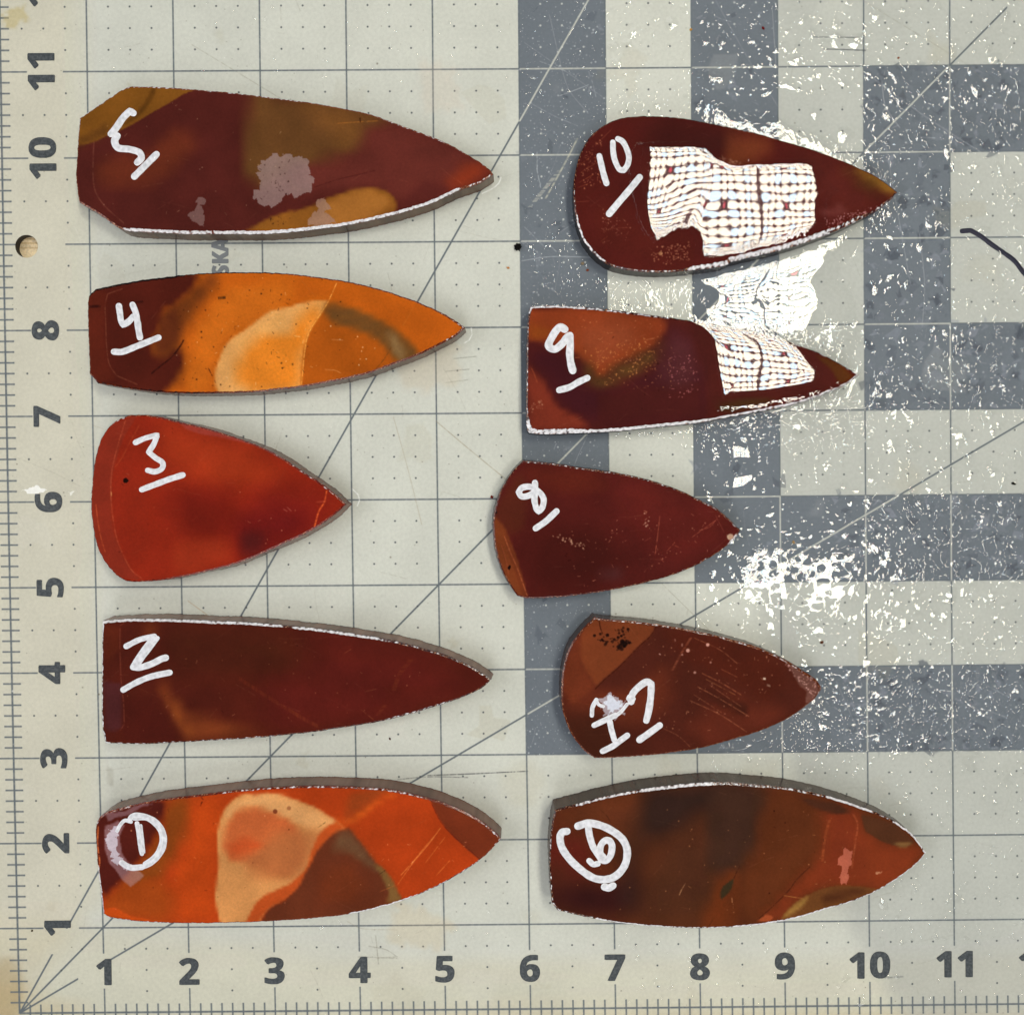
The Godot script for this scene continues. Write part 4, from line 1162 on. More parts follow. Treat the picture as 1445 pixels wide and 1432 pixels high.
func stone_2() -> Dictionary:
	var d := {"t": 0.28, "flare": 0.03, "base": "4f1a13", "rimcol": "3c0f0a", "edge": "826458", "label": "long dark red slab with a white 2, straight left end and white chipped upper edge"}
	d.trim = Vector3(0.99, 1.1, 1.05)
	d.out = [1.205, 4.665, 1.429, 4.68, 1.762, 4.681, 2.177, 4.666, 2.427, 4.65, 2.843, 4.63, 3.259, 4.593, 3.5, 4.567, 3.672, 4.545, 4.038, 4.49, 4.338, 4.437, 4.587, 4.385, 4.836, 4.315, 5.085, 4.237, 5.334, 4.127, 5.5, 4.024, 5.608, 3.951, 5.498, 3.856, 5.246, 3.742, 4.995, 3.661, 4.661, 3.564, 4.326, 3.484, 3.908, 3.422, 3.573, 3.375, 3.323, 3.352, 2.908, 3.315, 2.407, 3.29, 1.907, 3.267, 1.573, 3.259, 1.215, 3.275, 1.181, 3.493, 1.185, 3.961, 1.196, 4.462]
	d.layers = []
	d.layers.append(["591a15", 1, 5, 4, [3.006, 4.527, 3.838, 4.518, 4.836, 4.29, 5.5, 3.999, 5.498, 3.865, 4.828, 3.621, 3.657, 3.382, 2.989, 3.356]])
	d.layers.append(["4a1c12", 1, 5, 4, [1.843, 4.539, 2.426, 4.583, 3.499, 4.521, 3.493, 4.07, 2.585, 4.08, 2.02, 4.153]])
	d.layers.append(["6a2b16", 1, 4, 3, [1.645, 4.641, 1.811, 4.639, 1.834, 4.489, 1.759, 4.473, 1.677, 4.54]])
	d.layers.append(["8e3e1e", 1, 4, 3, [1.835, 4.021, 1.982, 3.819, 2.112, 3.617, 2.276, 3.447, 2.575, 3.344, 2.741, 3.292, 2.14, 3.298, 2.009, 3.45, 1.913, 3.686]])
	d.layers.append(["78321a", 0.9, 4, 3, [2.112, 3.633, 2.494, 3.529, 2.909, 3.39, 3.242, 3.353, 2.574, 3.31, 2.242, 3.398]])
	d.layers.append(["5e2114", 0.8, 3, 2, [1.221, 4.629, 1.395, 4.61, 1.408, 4.376, 1.306, 4.227, 1.214, 4.228]])
	d.layers.append(["502226", 0.8, 2, 1, [1.21, 3.994, 1.409, 3.959, 1.43, 3.457, 1.326, 3.407, 1.209, 3.425]])
	d.layers.append(["4a1712", 0.8, 3, 3, [1.448, 3.758, 1.849, 3.854, 2.009, 3.45, 2.073, 3.282, 1.407, 3.289]])
	d.lines = []
	d.lines.append(["7c3a2a", 0.7, 0.012, [1.454, 4.64, 1.408, 4.613, 1.403, 4.376, 1.41, 3.992, 1.434, 3.724, 1.437, 3.49, 1.392, 3.423]])
	d.lines.append(["6e2e1c", 0.6, 0.04, [3.327, 3.62, 3.492, 3.518, 3.658, 3.432]])
	d.lines.append(["6e2e1c", 0.5, 0.05, [4.701, 4.191, 4.566, 4.025, 4.497, 3.842]])
	d.lines.append(["6e2e1c", 0.5, 0.04, [4.395, 3.676, 4.31, 3.559]])
	d.lines.append(["8a4a30", 0.6, 0.008, [4.163, 3.829, 4.297, 3.861]])
	d.lines.append(["8a4a30", 0.6, 0.008, [4.127, 3.628, 4.226, 3.544, 4.268, 3.51]])
	d.lines.append(["6c2a1a", 0.5, 0.04, [2.75, 3.995, 3.081, 3.774, 3.411, 3.569]])
	d.lines.append(["904a30", 0.6, 0.008, [3.935, 4.266, 4.019, 4.316]])
	d.specks = []
	d.specks.append(["b07050", 24, 0.006, [1.426, 4.46, 3.423, 4.439, 3.408, 3.351, 1.408, 3.373]])
	d.specks.append(["b07050", 20, 0.006, [3.338, 4.44, 5, 4.088, 4.829, 3.671, 3.325, 3.47]])
	d.specks.append(["260a06", 8, 0.007, [1.758, 4.456, 3.423, 4.439, 3.408, 3.351, 1.741, 3.369]])
	d.paint = []
	d.paint.append([0.066, [1.474, 4.376, 1.625, 4.449, 1.792, 4.486]])
	d.paint.append([0.079, [1.789, 4.476, 1.724, 4.39, 1.639, 4.274, 1.554, 4.149]])
	d.paint.append([0.053, [1.828, 4.464, 1.74, 4.348, 1.655, 4.24, 1.587, 4.141]])
	d.paint.append([0.077, [1.55, 4.138, 1.62, 4.132, 1.754, 4.172, 1.871, 4.229, 1.918, 4.241]])
	d.paint.append([0.07, [1.433, 3.883, 1.584, 3.965, 1.752, 4.03, 1.961, 4.073]])
	d.rim = []
	d.rim.append([1.213, 4.659, 2.394, 4.646, 0.041, 0.95])
	d.rim.append([2.427, 4.633, 3.175, 4.595, 0.041, 0.8])
	d.rim.append([3.439, 4.581, 4.071, 4.49, 0.041, 0.85])
	d.rim.append([4.071, 4.482, 4.271, 4.447, 0.041, 0.8])
	d.rim.append([4.304, 4.43, 4.57, 4.385, 0.033, 0.6])
	d.rim.append([4.587, 4.38, 5.251, 4.186, 0.033, 0.35])
	d.rim.append([5.251, 4.186, 5.599, 3.956, 0.021, 0.3])
	d.rim.append([1.199, 4.629, 1.184, 3.727, 0.025, 0.7])
	d.rim.append([1.186, 3.56, 1.207, 3.275, 0.033, 0.7])
	d.rim.append([1.407, 3.264, 3.074, 3.322, 0.021, 0.45])
	d.rim.append([4.493, 3.516, 5.079, 3.66, 0.033, 0.5])
	return d


func stone_3() -> Dictionary:
	var d := {"t": 0.27, "flare": 0.035, "base": "84210f", "rimcol": "6c1c10", "edge": "745448", "label": "short rounded red slab with a white 3 and a small black spot, left column"}
	d.trim = Vector3(1.06, 1.16, 1.35)
	d.out = [1.5, 6.979, 1.678, 6.993, 1.899, 6.965, 2.119, 6.908, 2.384, 6.845, 2.649, 6.762, 3.001, 6.632, 3.265, 6.49, 3.463, 6.355, 3.683, 6.209, 3.858, 6.074, 3.98, 5.957, 3.788, 5.797, 3.564, 5.655, 3.275, 5.524, 3.006, 5.404, 2.717, 5.296, 2.382, 5.211, 2.004, 5.136, 1.781, 5.11, 1.515, 5.109, 1.383, 5.165, 1.252, 5.311, 1.155, 5.501, 1.104, 5.768, 1.091, 6.012, 1.113, 6.278, 1.15, 6.522, 1.219, 6.732, 1.333, 6.885]
	d.layers = []
	d.layers.append(["962c12", 1, 5, 4, [1.897, 6.891, 2.295, 6.843, 2.957, 6.615, 3.264, 6.435, 3.173, 6.214, 2.64, 6.152, 2.198, 6.268, 1.892, 6.559]])
	d.layers.append(["6e190e", 1, 5, 4, [1.907, 6.049, 2.285, 6.156, 2.727, 6.063, 2.767, 5.774, 2.498, 5.554, 2.056, 5.692]])
	d.layers.append(["651611", 1, 5, 4, [2.836, 5.951, 3.171, 6.058, 3.835, 5.985, 3.609, 5.654, 3.051, 5.393, 2.74, 5.418, 2.677, 5.664]])
	d.layers.append(["8c2812", 1, 4, 3, [2.054, 5.559, 2.631, 5.553, 2.717, 5.374, 2.271, 5.201, 2.005, 5.203]])
	d.layers.append(["431613", 0.9, 4, 2, [2.787, 5.596, 2.943, 5.661, 3.075, 5.548, 3.007, 5.438, 2.829, 5.417]])
	d.layers.append(["7d2716", 0.8, 1, 1, [1.064, 6.013, 1.127, 6.456, 1.344, 6.896, 1.634, 7.004, 1.474, 6.718, 1.358, 6.387, 1.326, 6.054, 1.347, 5.699, 1.474, 5.342, 1.648, 5.118, 1.338, 5.166, 1.123, 5.568]])
	d.layers.append(["963424", 0.9, 1, 1, [2.119, 6.907, 2.384, 6.86, 2.649, 6.773, 2.913, 6.66, 2.736, 6.684, 2.515, 6.741, 2.294, 6.788, 2.173, 6.833]])
	d.layers.append(["180804", 1, 0, 0, [1.462, 6.264, 1.494, 6.283, 1.529, 6.248, 1.501, 6.219, 1.471, 6.23]])
	d.lines = []
	d.lines.append(["a8482e", 0.85, 0.014, [1.5, 6.928, 1.418, 6.674, 1.347, 6.409, 1.324, 6.188, 1.333, 5.921, 1.379, 5.61, 1.464, 5.387, 1.55, 5.23, 1.671, 5.133]])
	d.lines.append(["a03c20", 0.8, 0.012, [1.654, 6.871, 1.54, 6.673, 1.46, 6.519, 1.38, 6.409]])
	d.lines.append(["b8502c", 0.8, 0.012, [1.152, 5.99, 1.171, 5.79, 1.208, 5.589, 1.248, 5.451]])
	d.lines.append(["d0582a", 0.95, 0.018, [3.766, 6.119, 3.735, 5.986, 3.674, 5.887, 3.637, 5.765, 3.616, 5.676]])
	d.lines.append(["c05a40", 0.6, 0.01, [3.647, 5.987, 3.751, 5.995]])
	d.lines.append(["b06050", 0.8, 0.01, [3.268, 5.913, 3.334, 5.875]])
	d.lines.append(["b06050", 0.8, 0.01, [3.313, 5.935, 3.357, 5.89]])
	d.lines.append(["8c3222", 0.6, 0.01, [3.194, 6.169, 3.308, 6.368]])
	d.lines.append(["e0a060", 0.9, 0.012, [1.327, 6.125, 1.329, 6.085]])
	d.specks = []
	d.specks.append(["d08060", 22, 0.006, [1.41, 6.851, 3.621, 6.542, 3.608, 5.543, 1.606, 5.23]])
	d.specks.append(["401008", 8, 0.006, [1.298, 6.786, 2.074, 6.889, 2.051, 5.336, 1.386, 5.343]])
	d.paint = []
	d.paint.append([0.065, [1.611, 6.681, 1.718, 6.727, 1.856, 6.763, 1.816, 6.659, 1.755, 6.571, 1.836, 6.504, 1.913, 6.448, 1.901, 6.381, 1.823, 6.349, 1.745, 6.365]])
	d.paint.append([0.07, [1.675, 6.149, 1.798, 6.194, 1.976, 6.259, 2.137, 6.308]])
	d.rim = []
	d.rim.append([3.441, 6.366, 3.859, 6.074, 0.025, 0.3])
	d.rim.append([1.322, 6.897, 1.5, 6.972, 0.025, 0.3])
	d.rim.append([3.265, 6.501, 3.441, 6.355, 0.021, 0.2])
	return d


func stone_4() -> Dictionary:
	var d := {"t": 0.26, "flare": 0, "base": "b55c17", "rimcol": "5c2210", "edge": "6a5044", "label": "amber and maroon slab with a cream patch and a white 4, chamfered corners"}
	d.trim = Vector3(1.02, 0.96, 0.9)
	d.out = [1.17, 8.419, 1.403, 8.467, 1.735, 8.521, 2.151, 8.568, 2.483, 8.59, 2.897, 8.594, 3.227, 8.583, 3.642, 8.538, 4.056, 8.471, 4.387, 8.39, 4.669, 8.296, 4.884, 8.211, 5.05, 8.135, 5.214, 8.043, 5.349, 7.945, 5.212, 7.835, 5.011, 7.729, 4.794, 7.632, 4.544, 7.543, 4.293, 7.453, 4.043, 7.389, 3.793, 7.342, 3.459, 7.287, 3.209, 7.264, 2.962, 7.239, 2.463, 7.23, 2.131, 7.235, 1.799, 7.256, 1.467, 7.306, 1.186, 7.359, 1.096, 7.459, 1.089, 7.724, 1.085, 7.973, 1.085, 8.238, 1.094, 8.338]
	d.layers = []
	d.layers.append(["c26a1d", 1, 4, 4, [2.479, 8.291, 2.812, 8.404, 3.386, 8.515, 3.382, 8.217, 2.973, 8.038, 2.638, 7.809, 2.534, 7.545, 2.513, 7.213, 2.213, 7.216, 2.202, 7.548, 2.308, 7.962]])
	d.layers.append(["d9a566", 1, 2, 1, [3.39, 8.2, 3.14, 8.136, 2.906, 7.973, 2.671, 7.809, 2.577, 7.627, 2.516, 7.445, 2.546, 7.213, 3.369, 7.205, 3.276, 7.272, 3.476, 7.27, 3.494, 7.436, 3.531, 7.701, 3.584, 7.9, 3.719, 8.114, 3.804, 8.254, 3.638, 8.256, 3.472, 8.233]])
	d.layers.append(["dca862", 0.5, 4, 3, [2.888, 7.907, 3.19, 8.103, 3.381, 8.151, 3.378, 7.902, 3.137, 7.904, 2.886, 7.741, 2.65, 7.544, 2.636, 7.677]])
	d.layers.append(["d8842a", 1, 4, 3, [3.07, 7.872, 3.22, 7.887, 3.378, 7.919, 3.452, 8.034, 3.637, 8.198, 3.779, 8.213, 3.592, 7.9, 3.539, 7.701, 3.509, 7.536, 3.484, 7.27, 3.209, 7.223, 2.929, 7.242, 2.731, 7.41, 2.852, 7.675]])
	d.layers.append(["a85717", 1, 2, 1, [3.484, 7.27, 3.531, 7.701, 3.587, 7.9, 3.778, 8.164, 3.936, 8.195, 4.151, 8.11, 4.416, 7.992, 4.63, 7.824, 4.811, 7.656, 4.627, 7.558, 4.293, 7.445, 3.875, 7.316]])
	d.layers.append(["664826", 0.9, 3, 1, [3.796, 8.238, 3.97, 8.203, 4.218, 8.118, 4.416, 8.025, 4.597, 7.891, 4.746, 7.757, 4.827, 7.64, 4.677, 7.558, 4.544, 7.592, 4.413, 7.76, 4.248, 7.877, 4.05, 7.945, 3.851, 8.014, 3.753, 8.131]])
	d.layers.append(["86704e", 0.7, 3, 2, [4.448, 7.909, 4.547, 7.875, 4.629, 7.758, 4.711, 7.624, 4.627, 7.558, 4.529, 7.692]])
	d.layers.append(["6e3a19", 1, 4, 3, [1.879, 8.131, 2.063, 8.262, 2.365, 8.491, 2.483, 8.589, 2.582, 8.572, 2.413, 8.325, 2.243, 8.078, 2.139, 7.781, 2.17, 7.648, 2.134, 7.449, 1.999, 7.284, 1.898, 7.252, 1.773, 7.718]])
	d.layers.append(["4e1e16", 1, 3, 3, [1.041, 8.619, 2.367, 8.607, 2.282, 8.442, 2.096, 8.262, 1.929, 8.181, 1.893, 7.999, 1.807, 7.801, 1.821, 7.651, 1.954, 7.617, 2.072, 7.715, 2.138, 7.698, 2.144, 7.582, 2.067, 7.433, 1.999, 7.318, 1.898, 7.219, 1.018, 7.227]])
	d.layers.append(["5e2c18", 0.8, 3, 2, [1.841, 7.85, 1.979, 8.164, 2.112, 8.195, 2.143, 8.046, 2.123, 7.847, 2.005, 7.699, 1.871, 7.651]])
	d.layers.append(["5c2418", 0.7, 2, 1, [1.087, 8.42, 1.302, 8.385, 1.284, 7.789, 1.322, 7.556, 1.402, 7.39, 1.136, 7.359, 1.059, 7.725]])
	d.lines = []
	d.lines.append(["7c4230", 0.7, 0.012, [1.485, 8.416, 1.318, 8.36, 1.288, 8.236, 1.291, 8.021, 1.296, 7.789, 1.322, 7.573, 1.403, 7.439, 1.634, 7.338]])
	d.lines.append(["2c0e0a", 0.9, 0.018, [1.802, 7.461, 1.903, 7.543, 2.037, 7.649, 2.139, 7.781, 2.165, 7.83]])
	d.lines.append(["2c0e0a", 0.8, 0.03, [1.084, 8.213, 1.167, 8.221, 1.233, 8.22]])
	d.lines.append(["2c0e0a", 0.8, 0.02, [1.632, 8.263, 1.715, 8.269]])
	d.lines.append(["4a2810", 0.9, 0.03, [2.562, 8.302, 2.645, 8.306]])
	d.lines.append(["f0a850", 0.8, 0.012, [3.906, 8.461, 3.804, 8.246, 3.719, 8.114, 3.592, 7.917, 3.54, 7.735, 3.493, 7.32]])
	d.lines.append(["704018", 0.8, 0.012, [4.512, 7.726, 4.428, 7.593, 4.343, 7.495]])
	d.lines.append(["e8a060", 0.6, 0.008, [3.832, 7.823, 3.965, 7.814]])
	d.lines.append(["e8a060", 0.6, 0.008, [3.761, 7.484, 3.877, 7.474, 3.943, 7.44]])
	d.lines.append(["f0c080", 0.7, 0.01, [3.417, 7.868, 3.483, 7.858]])
	d.lines.append(["c06a28", 0.6, 0.012, [4.767, 8.171, 4.648, 7.973]])
	d.lines.append(["30100a", 0.8, 0.012, [2.442, 7.513, 2.483, 7.429]])
	d.specks = []
	d.specks.append(["30140a", 60, 0.008, [2.068, 8.543, 3.378, 8.532, 3.361, 7.271, 2.131, 7.283]])
	d.specks.append(["f0d0a0", 26, 0.006, [1.985, 8.544, 3.378, 8.532, 3.361, 7.271, 1.965, 7.285]])
	d.specks.append(["30140a", 20, 0.008, [3.227, 8.533, 4.056, 8.476, 4.211, 7.529, 3.21, 7.339]])
	d.specks.append(["f0d0a0", 16, 0.007, [3.387, 8.117, 4.713, 7.856, 4.21, 7.446, 3.545, 7.452]])
	d.paint = []
	d.paint.append([0.075, [1.442, 8.221, 1.454, 8.135, 1.463, 8.061, 1.487, 8.011, 1.545, 8.043, 1.599, 8.097]])
	d.paint.append([0.075, [1.598, 8.233, 1.63, 8.15, 1.648, 8.051, 1.66, 7.951, 1.675, 7.868]])
	d.paint.append([0.073, [1.379, 7.708, 1.474, 7.707, 1.641, 7.769, 1.883, 7.863]])
	d.rim = []
	d.rim.append([5.132, 8.068, 5.33, 7.95, 0.033, 0.25])
	d.rim.append([5.33, 7.934, 5.045, 7.754, 0.029, 0.3])
	d.rim.append([2.148, 8.565, 3.227, 8.579, 0.025, -0.7])
	d.rim.append([1.147, 8.414, 2.108, 8.565, 0.041, -1])
	d.rim.append([1.186, 7.352, 2.488, 7.22, 0.025, -0.6])
	return d


func stone_5() -> Dictionary:
	var d := {"t": 0.24, "flare": 0, "base": "54201a", "rimcol": "6a2c14", "edge": "645040", "label": "long maroon and olive amber slab with a white 5 and cut corners, top left"}
	d.trim = Vector3(0.96, 1, 1.05)
	d.out = [1.017, 10.351, 1.526, 10.679, 1.632, 10.702, 1.916, 10.695, 2.233, 10.67, 2.621, 10.637, 2.975, 10.593, 3.328, 10.546, 3.681, 10.494, 4.035, 10.426, 4.317, 10.362, 4.564, 10.271, 4.828, 10.173, 5.058, 10.083, 5.27, 9.98, 5.446, 9.876, 5.605, 9.769, 5.692, 9.68, 5.532, 9.584, 5.265, 9.489, 4.997, 9.367, 4.73, 9.282, 4.463, 9.214, 4.107, 9.137, 3.752, 9.088, 3.308, 9.043, 2.953, 9.03, 2.598, 9.036, 2.244, 9.039, 1.89, 9.055, 1.589, 9.075, 1.448, 9.108, 1.22, 9.269, 1.001, 9.403, 0.977, 9.536, 0.966, 9.73, 0.984, 9.959, 0.995, 10.1, 1.01, 10.24]
	d.layers = []
	d.layers.append(["662a22", 1, 4, 3, [3.23, 9.869, 3.85, 9.864, 4.245, 10.266, 4.458, 10.281, 5.093, 10.082, 5.692, 9.689, 5.264, 9.481, 4.73, 9.326, 4.2, 9.508, 3.49, 9.443]])
	d.layers.append(["692b1a", 1, 4, 4, [1.194, 9.816, 1.461, 9.919, 1.726, 9.917, 2.084, 10.196, 2.296, 10.177, 2.347, 10.035, 2.113, 9.773, 1.721, 9.565, 1.366, 9.55, 1.209, 9.64]])
	d.layers.append(["694020", 1, 4, 4, [2.977, 10.619, 2.891, 10.142, 2.878, 9.784, 2.915, 9.617, 3.155, 9.567, 3.317, 9.717, 3.558, 9.818, 3.719, 9.849, 3.959, 9.902, 4.12, 9.949, 4.217, 10.052, 4.227, 10.187, 4.364, 10.273, 4.605, 10.327, 4.126, 10.45, 3.647, 10.534, 3.328, 10.584]])
	d.layers.append(["764822", 0.95, 4, 2, [3.504, 10.448, 4.034, 10.426, 4.174, 10.266, 4.208, 10.107, 4.1, 9.985, 3.905, 9.969, 3.854, 10.181, 3.679, 10.323]])
	d.layers.append(["824d19", 1, 1, 1, [0.95, 10.03, 1.145, 10.072, 1.323, 10.141, 1.519, 10.218, 1.733, 10.34, 1.911, 10.435, 2.072, 10.522, 2.197, 10.6, 2.321, 10.652, 2.304, 10.704, 1.916, 10.725, 1.527, 10.729, 0.957, 10.434]])
	d.layers.append(["5f3713", 0.85, 2, 1, [1.844, 10.673, 1.897, 10.664, 1.86, 10.567, 1.788, 10.463, 1.68, 10.358, 1.555, 10.271, 1.502, 10.271, 1.627, 10.376, 1.753, 10.498]])
	d.layers.append(["5a3416", 0.7, 3, 2, [0.986, 10.1, 1.165, 10.204, 1.343, 10.273, 1.376, 10.167, 1.181, 10.098, 0.985, 10.029]])
	d.layers.append(["8c521d", 1, 2, 2, [2.865, 9.078, 2.954, 9.121, 3.133, 9.217, 3.391, 9.285, 3.417, 9.267, 3.666, 9.353, 3.845, 9.44, 4.058, 9.5, 4.307, 9.533, 4.449, 9.505, 4.536, 9.434, 4.589, 9.345, 4.551, 9.204, 4.018, 9.085, 3.307, 9.021]])
	d.layers.append(["aa672a", 1, 3, 3, [3.755, 9.353, 4.058, 9.482, 4.307, 9.507, 4.483, 9.435, 4.535, 9.328, 4.374, 9.206, 4.018, 9.103, 3.752, 9.105]])
	d.layers.append(["84301a", 1, 4, 4, [5.158, 9.535, 5.267, 9.692, 5.445, 9.779, 5.604, 9.769, 5.692, 9.68, 5.442, 9.55, 5.264, 9.481]])
	d.layers.append(["54201c", 0.6, 3, 2, [4.606, 9.345, 4.911, 9.607, 5.123, 9.57, 5.193, 9.481, 4.908, 9.36]])
	d.layers.append(["93736a", 0.85, 0, 3, [3.034, 9.765, 3.088, 9.844, 3.195, 9.904, 3.32, 9.921, 3.443, 9.885, 3.514, 9.902, 3.602, 9.83, 3.609, 9.707, 3.652, 9.636, 3.633, 9.495, 3.508, 9.443, 3.42, 9.461, 3.313, 9.454, 3.295, 9.392, 3.187, 9.322, 2.993, 9.377, 2.959, 9.43, 3.049, 9.553, 3.024, 9.659]])
	d.layers.append(["856058", 0.8, 0, 2, [2.32, 9.401, 2.374, 9.453, 2.436, 9.408, 2.39, 9.347, 2.407, 9.259, 2.423, 9.17, 2.387, 9.117, 2.299, 9.171, 2.238, 9.251, 2.301, 9.312, 2.337, 9.347]])
	d.layers.append(["a87c66", 0.8, 0, 2, [3.667, 9.389, 3.738, 9.432, 3.826, 9.37, 3.843, 9.299, 3.772, 9.264, 3.912, 9.157, 3.752, 9.114, 3.575, 9.133, 3.629, 9.23, 3.701, 9.265]])
	d.lines = []
	d.lines.append(["7a4436", 0.6, 0.014, [1.181, 10.08, 1.169, 9.887, 1.165, 9.675, 1.189, 9.516, 1.275, 9.374, 1.38, 9.268, 1.502, 9.161]])
	d.lines.append(["3a1512", 0.7, 0.008, [3.669, 9.548, 3.936, 9.633, 4.167, 9.684, 4.345, 9.727]])
	d.lines.append(["b06a2a", 0.6, 0.012, [3.926, 10.26, 4.174, 10.275, 4.387, 10.286]])
	d.lines.append(["2a1008", 0.9, 0.014, [4.187, 10.319, 4.19, 10.275]])
	d.specks = []
	d.specks.append(["2a1410", 26, 0.008, [3.036, 9.871, 3.39, 9.868, 3.383, 9.374, 3.029, 9.377]])
	d.specks.append(["c8a080", 30, 0.006, [1.03, 10.61, 3.329, 10.59, 3.31, 9.18, 1.007, 9.2]])
	d.specks.append(["2a1410", 14, 0.008, [3.133, 9.217, 3.381, 9.232, 3.38, 9.109, 3.131, 9.111]])
	d.paint = []
	d.paint.append([0.082, [1.628, 10.397, 1.589, 10.418, 1.512, 10.342, 1.431, 10.228, 1.376, 10.167]])
	d.paint.append([0.082, [1.443, 10.14, 1.414, 10.082, 1.453, 10.008, 1.586, 9.989, 1.691, 9.953, 1.712, 9.891, 1.668, 9.844]])
	d.paint.append([0.079, [1.882, 9.93, 1.631, 9.685]])
	d.rim = []
	d.rim.append([1.588, 9.086, 2.595, 9.046, 0.046, 0.85])
	d.rim.append([2.595, 9.046, 3.749, 9.091, 0.046, 0.95])
	d.rim.append([3.749, 9.099, 5.235, 9.469, 0.041, 0.9])
	d.rim.append([5.236, 9.485, 5.638, 9.641, 0.025, 0.4])
	d.rim.append([1.629, 10.694, 2.227, 10.665, 0.033, 0.45])
	d.rim.append([2.227, 10.665, 3.408, 10.536, 0.025, 0.5])
	d.rim.append([3.408, 10.536, 4.365, 10.353, 0.021, 0.15])
	d.rim.append([4.444, 10.312, 5.082, 10.06, 0.029, 0.4])
	d.rim.append([5.082, 10.06, 5.639, 9.752, 0.017, 0.3])
	d.rim.append([1.017, 10.349, 1.509, 10.663, 0.021, 0.6])
	return d


func stone_6() -> Dictionary:
	var d := {"t": 0.31, "flare": 0.01, "base": "552a16", "rimcol": "3c160c", "edge": "4a362c", "label": "large brown slab with a white circled 6 and olive crescents, bottom right"}
	d.trim = Vector3(1.03, 1, 1)
	d.out = [6.311, 2.468, 6.546, 2.528, 6.88, 2.612, 7.214, 2.675, 7.465, 2.712, 7.966, 2.759, 8.3, 2.759, 8.55, 2.736, 8.801, 2.712, 9.051, 2.676, 9.302, 2.619, 9.502, 2.566, 9.801, 2.462, 10.052, 2.359, 10.219, 2.269, 10.386, 2.137, 10.536, 1.934, 10.451, 1.826, 10.267, 1.677, 9.965, 1.496, 9.663, 1.373, 9.378, 1.292, 9.043, 1.195, 8.624, 1.124, 8.289, 1.102, 8.205, 1.098, 7.787, 1.1, 7.369, 1.13, 6.951, 1.18, 6.618, 1.248, 6.335, 1.318, 6.269, 1.411, 6.254, 1.672, 6.249, 1.974, 6.273, 2.276]
	d.layers = []
	d.layers.append(["5d2f1a", 1, 4, 3, [6.278, 2.477, 7.214, 2.651, 7.348, 2.683, 7.329, 2.381, 7.127, 2.182, 6.794, 2.27, 6.293, 2.275]])
	d.layers.append(["5c2018", 1, 5, 4, [6.243, 2.259, 6.543, 2.222, 6.841, 1.9, 6.789, 1.699, 6.538, 1.702, 6.256, 1.806]])
	d.layers.append(["361614", 1, 5, 4, [6.222, 1.773, 6.538, 1.702, 6.821, 1.581, 7.056, 1.646, 7.257, 1.795, 7.355, 1.458, 7.187, 1.325, 6.818, 1.195, 6.251, 1.302]])
	d.layers.append(["32201a", 1, 5, 4, [7.348, 2.716, 7.966, 2.793, 8.541, 2.787, 8.539, 2.452, 8.13, 2.406, 7.795, 2.259, 7.494, 2.128, 7.326, 2.029, 7.274, 1.761, 7.288, 1.492, 7.12, 1.309, 6.986, 1.361, 7.157, 1.796, 7.194, 2.249, 7.329, 2.431]])
	d.layers.append(["4c2a1a", 1, 5, 4, [7.627, 2.16, 8.13, 2.372, 8.539, 2.452, 8.536, 1.915, 8.292, 1.682, 8.173, 1.398, 7.954, 1.098, 7.119, 1.175, 7.187, 1.325, 7.339, 1.542, 7.392, 1.928]])
	d.layers.append(["3d261c", 1, 4, 4, [8.3, 2.722, 8.767, 2.642, 8.682, 2.383, 8.563, 2.116, 8.394, 1.816, 8.226, 1.683, 8.043, 1.786, 8.049, 2.625]])
	d.layers.append(["5a2d17", 1, 4, 3, [8.767, 2.642, 9.1, 2.563, 9.334, 2.443, 9.399, 2.14, 9.297, 1.873, 9.197, 1.79, 8.961, 1.54, 8.709, 1.257, 8.574, 1.141, 8.391, 1.278, 8.359, 1.514, 8.596, 1.948, 8.682, 2.366]])
	d.layers.append(["6a3216", 1, 4, 3, [8.193, 1.683, 8.344, 1.783, 8.394, 1.748, 8.325, 1.447, 8.306, 1.111, 7.988, 1.097, 8.091, 1.449]])
	d.layers.append(["78331a", 1, 4, 2, [9.334, 2.443, 9.768, 2.404, 9.801, 2.203, 9.967, 2.1, 10.385, 2.028, 10.544, 1.909, 10.049, 1.511, 9.363, 1.536, 9.094, 1.438, 8.876, 1.188, 8.557, 1.15, 8.709, 1.24, 8.961, 1.523, 9.205, 1.79, 9.331, 1.906, 9.382, 2.14]])
	d.layers.append(["74301a", 0.8, 4, 3, [9.468, 2.559, 9.751, 2.388, 9.733, 2.002, 9.681, 1.599, 9.463, 1.602, 9.365, 1.939, 9.45, 2.274]])
	d.layers.append(["4f2e1c", 1, 1, 1, [9.785, 2.387, 9.902, 2.353, 10.052, 2.317, 10.219, 2.232, 10.402, 2.062, 10.352, 2.02, 10.268, 2.009, 10.134, 2.031, 9.967, 2.1, 9.834, 2.186]])
	d.layers.append(["8a6a3c", 0.9, 2, 1, [10.151, 2.031, 10.268, 2.055, 10.377, 2.045, 10.335, 2.012, 10.251, 2.008]])
	d.layers.append(["48281a", 1, 2, 1, [9.084, 2.596, 9.301, 2.544, 9.501, 2.508, 9.685, 2.422, 9.534, 2.39, 9.367, 2.426, 9.2, 2.495]])
	d.layers.append(["684020", 1, 1, 1, [8.867, 1.197, 8.935, 1.288, 9.044, 1.388, 9.161, 1.462, 9.363, 1.544, 9.614, 1.575, 9.998, 1.528, 9.797, 1.447, 9.462, 1.316, 9.16, 1.227]])
	d.layers.append(["8f6a34", 0.9, 2, 1, [8.876, 1.197, 8.943, 1.288, 9.061, 1.396, 9.195, 1.47, 9.127, 1.337, 8.993, 1.254]])
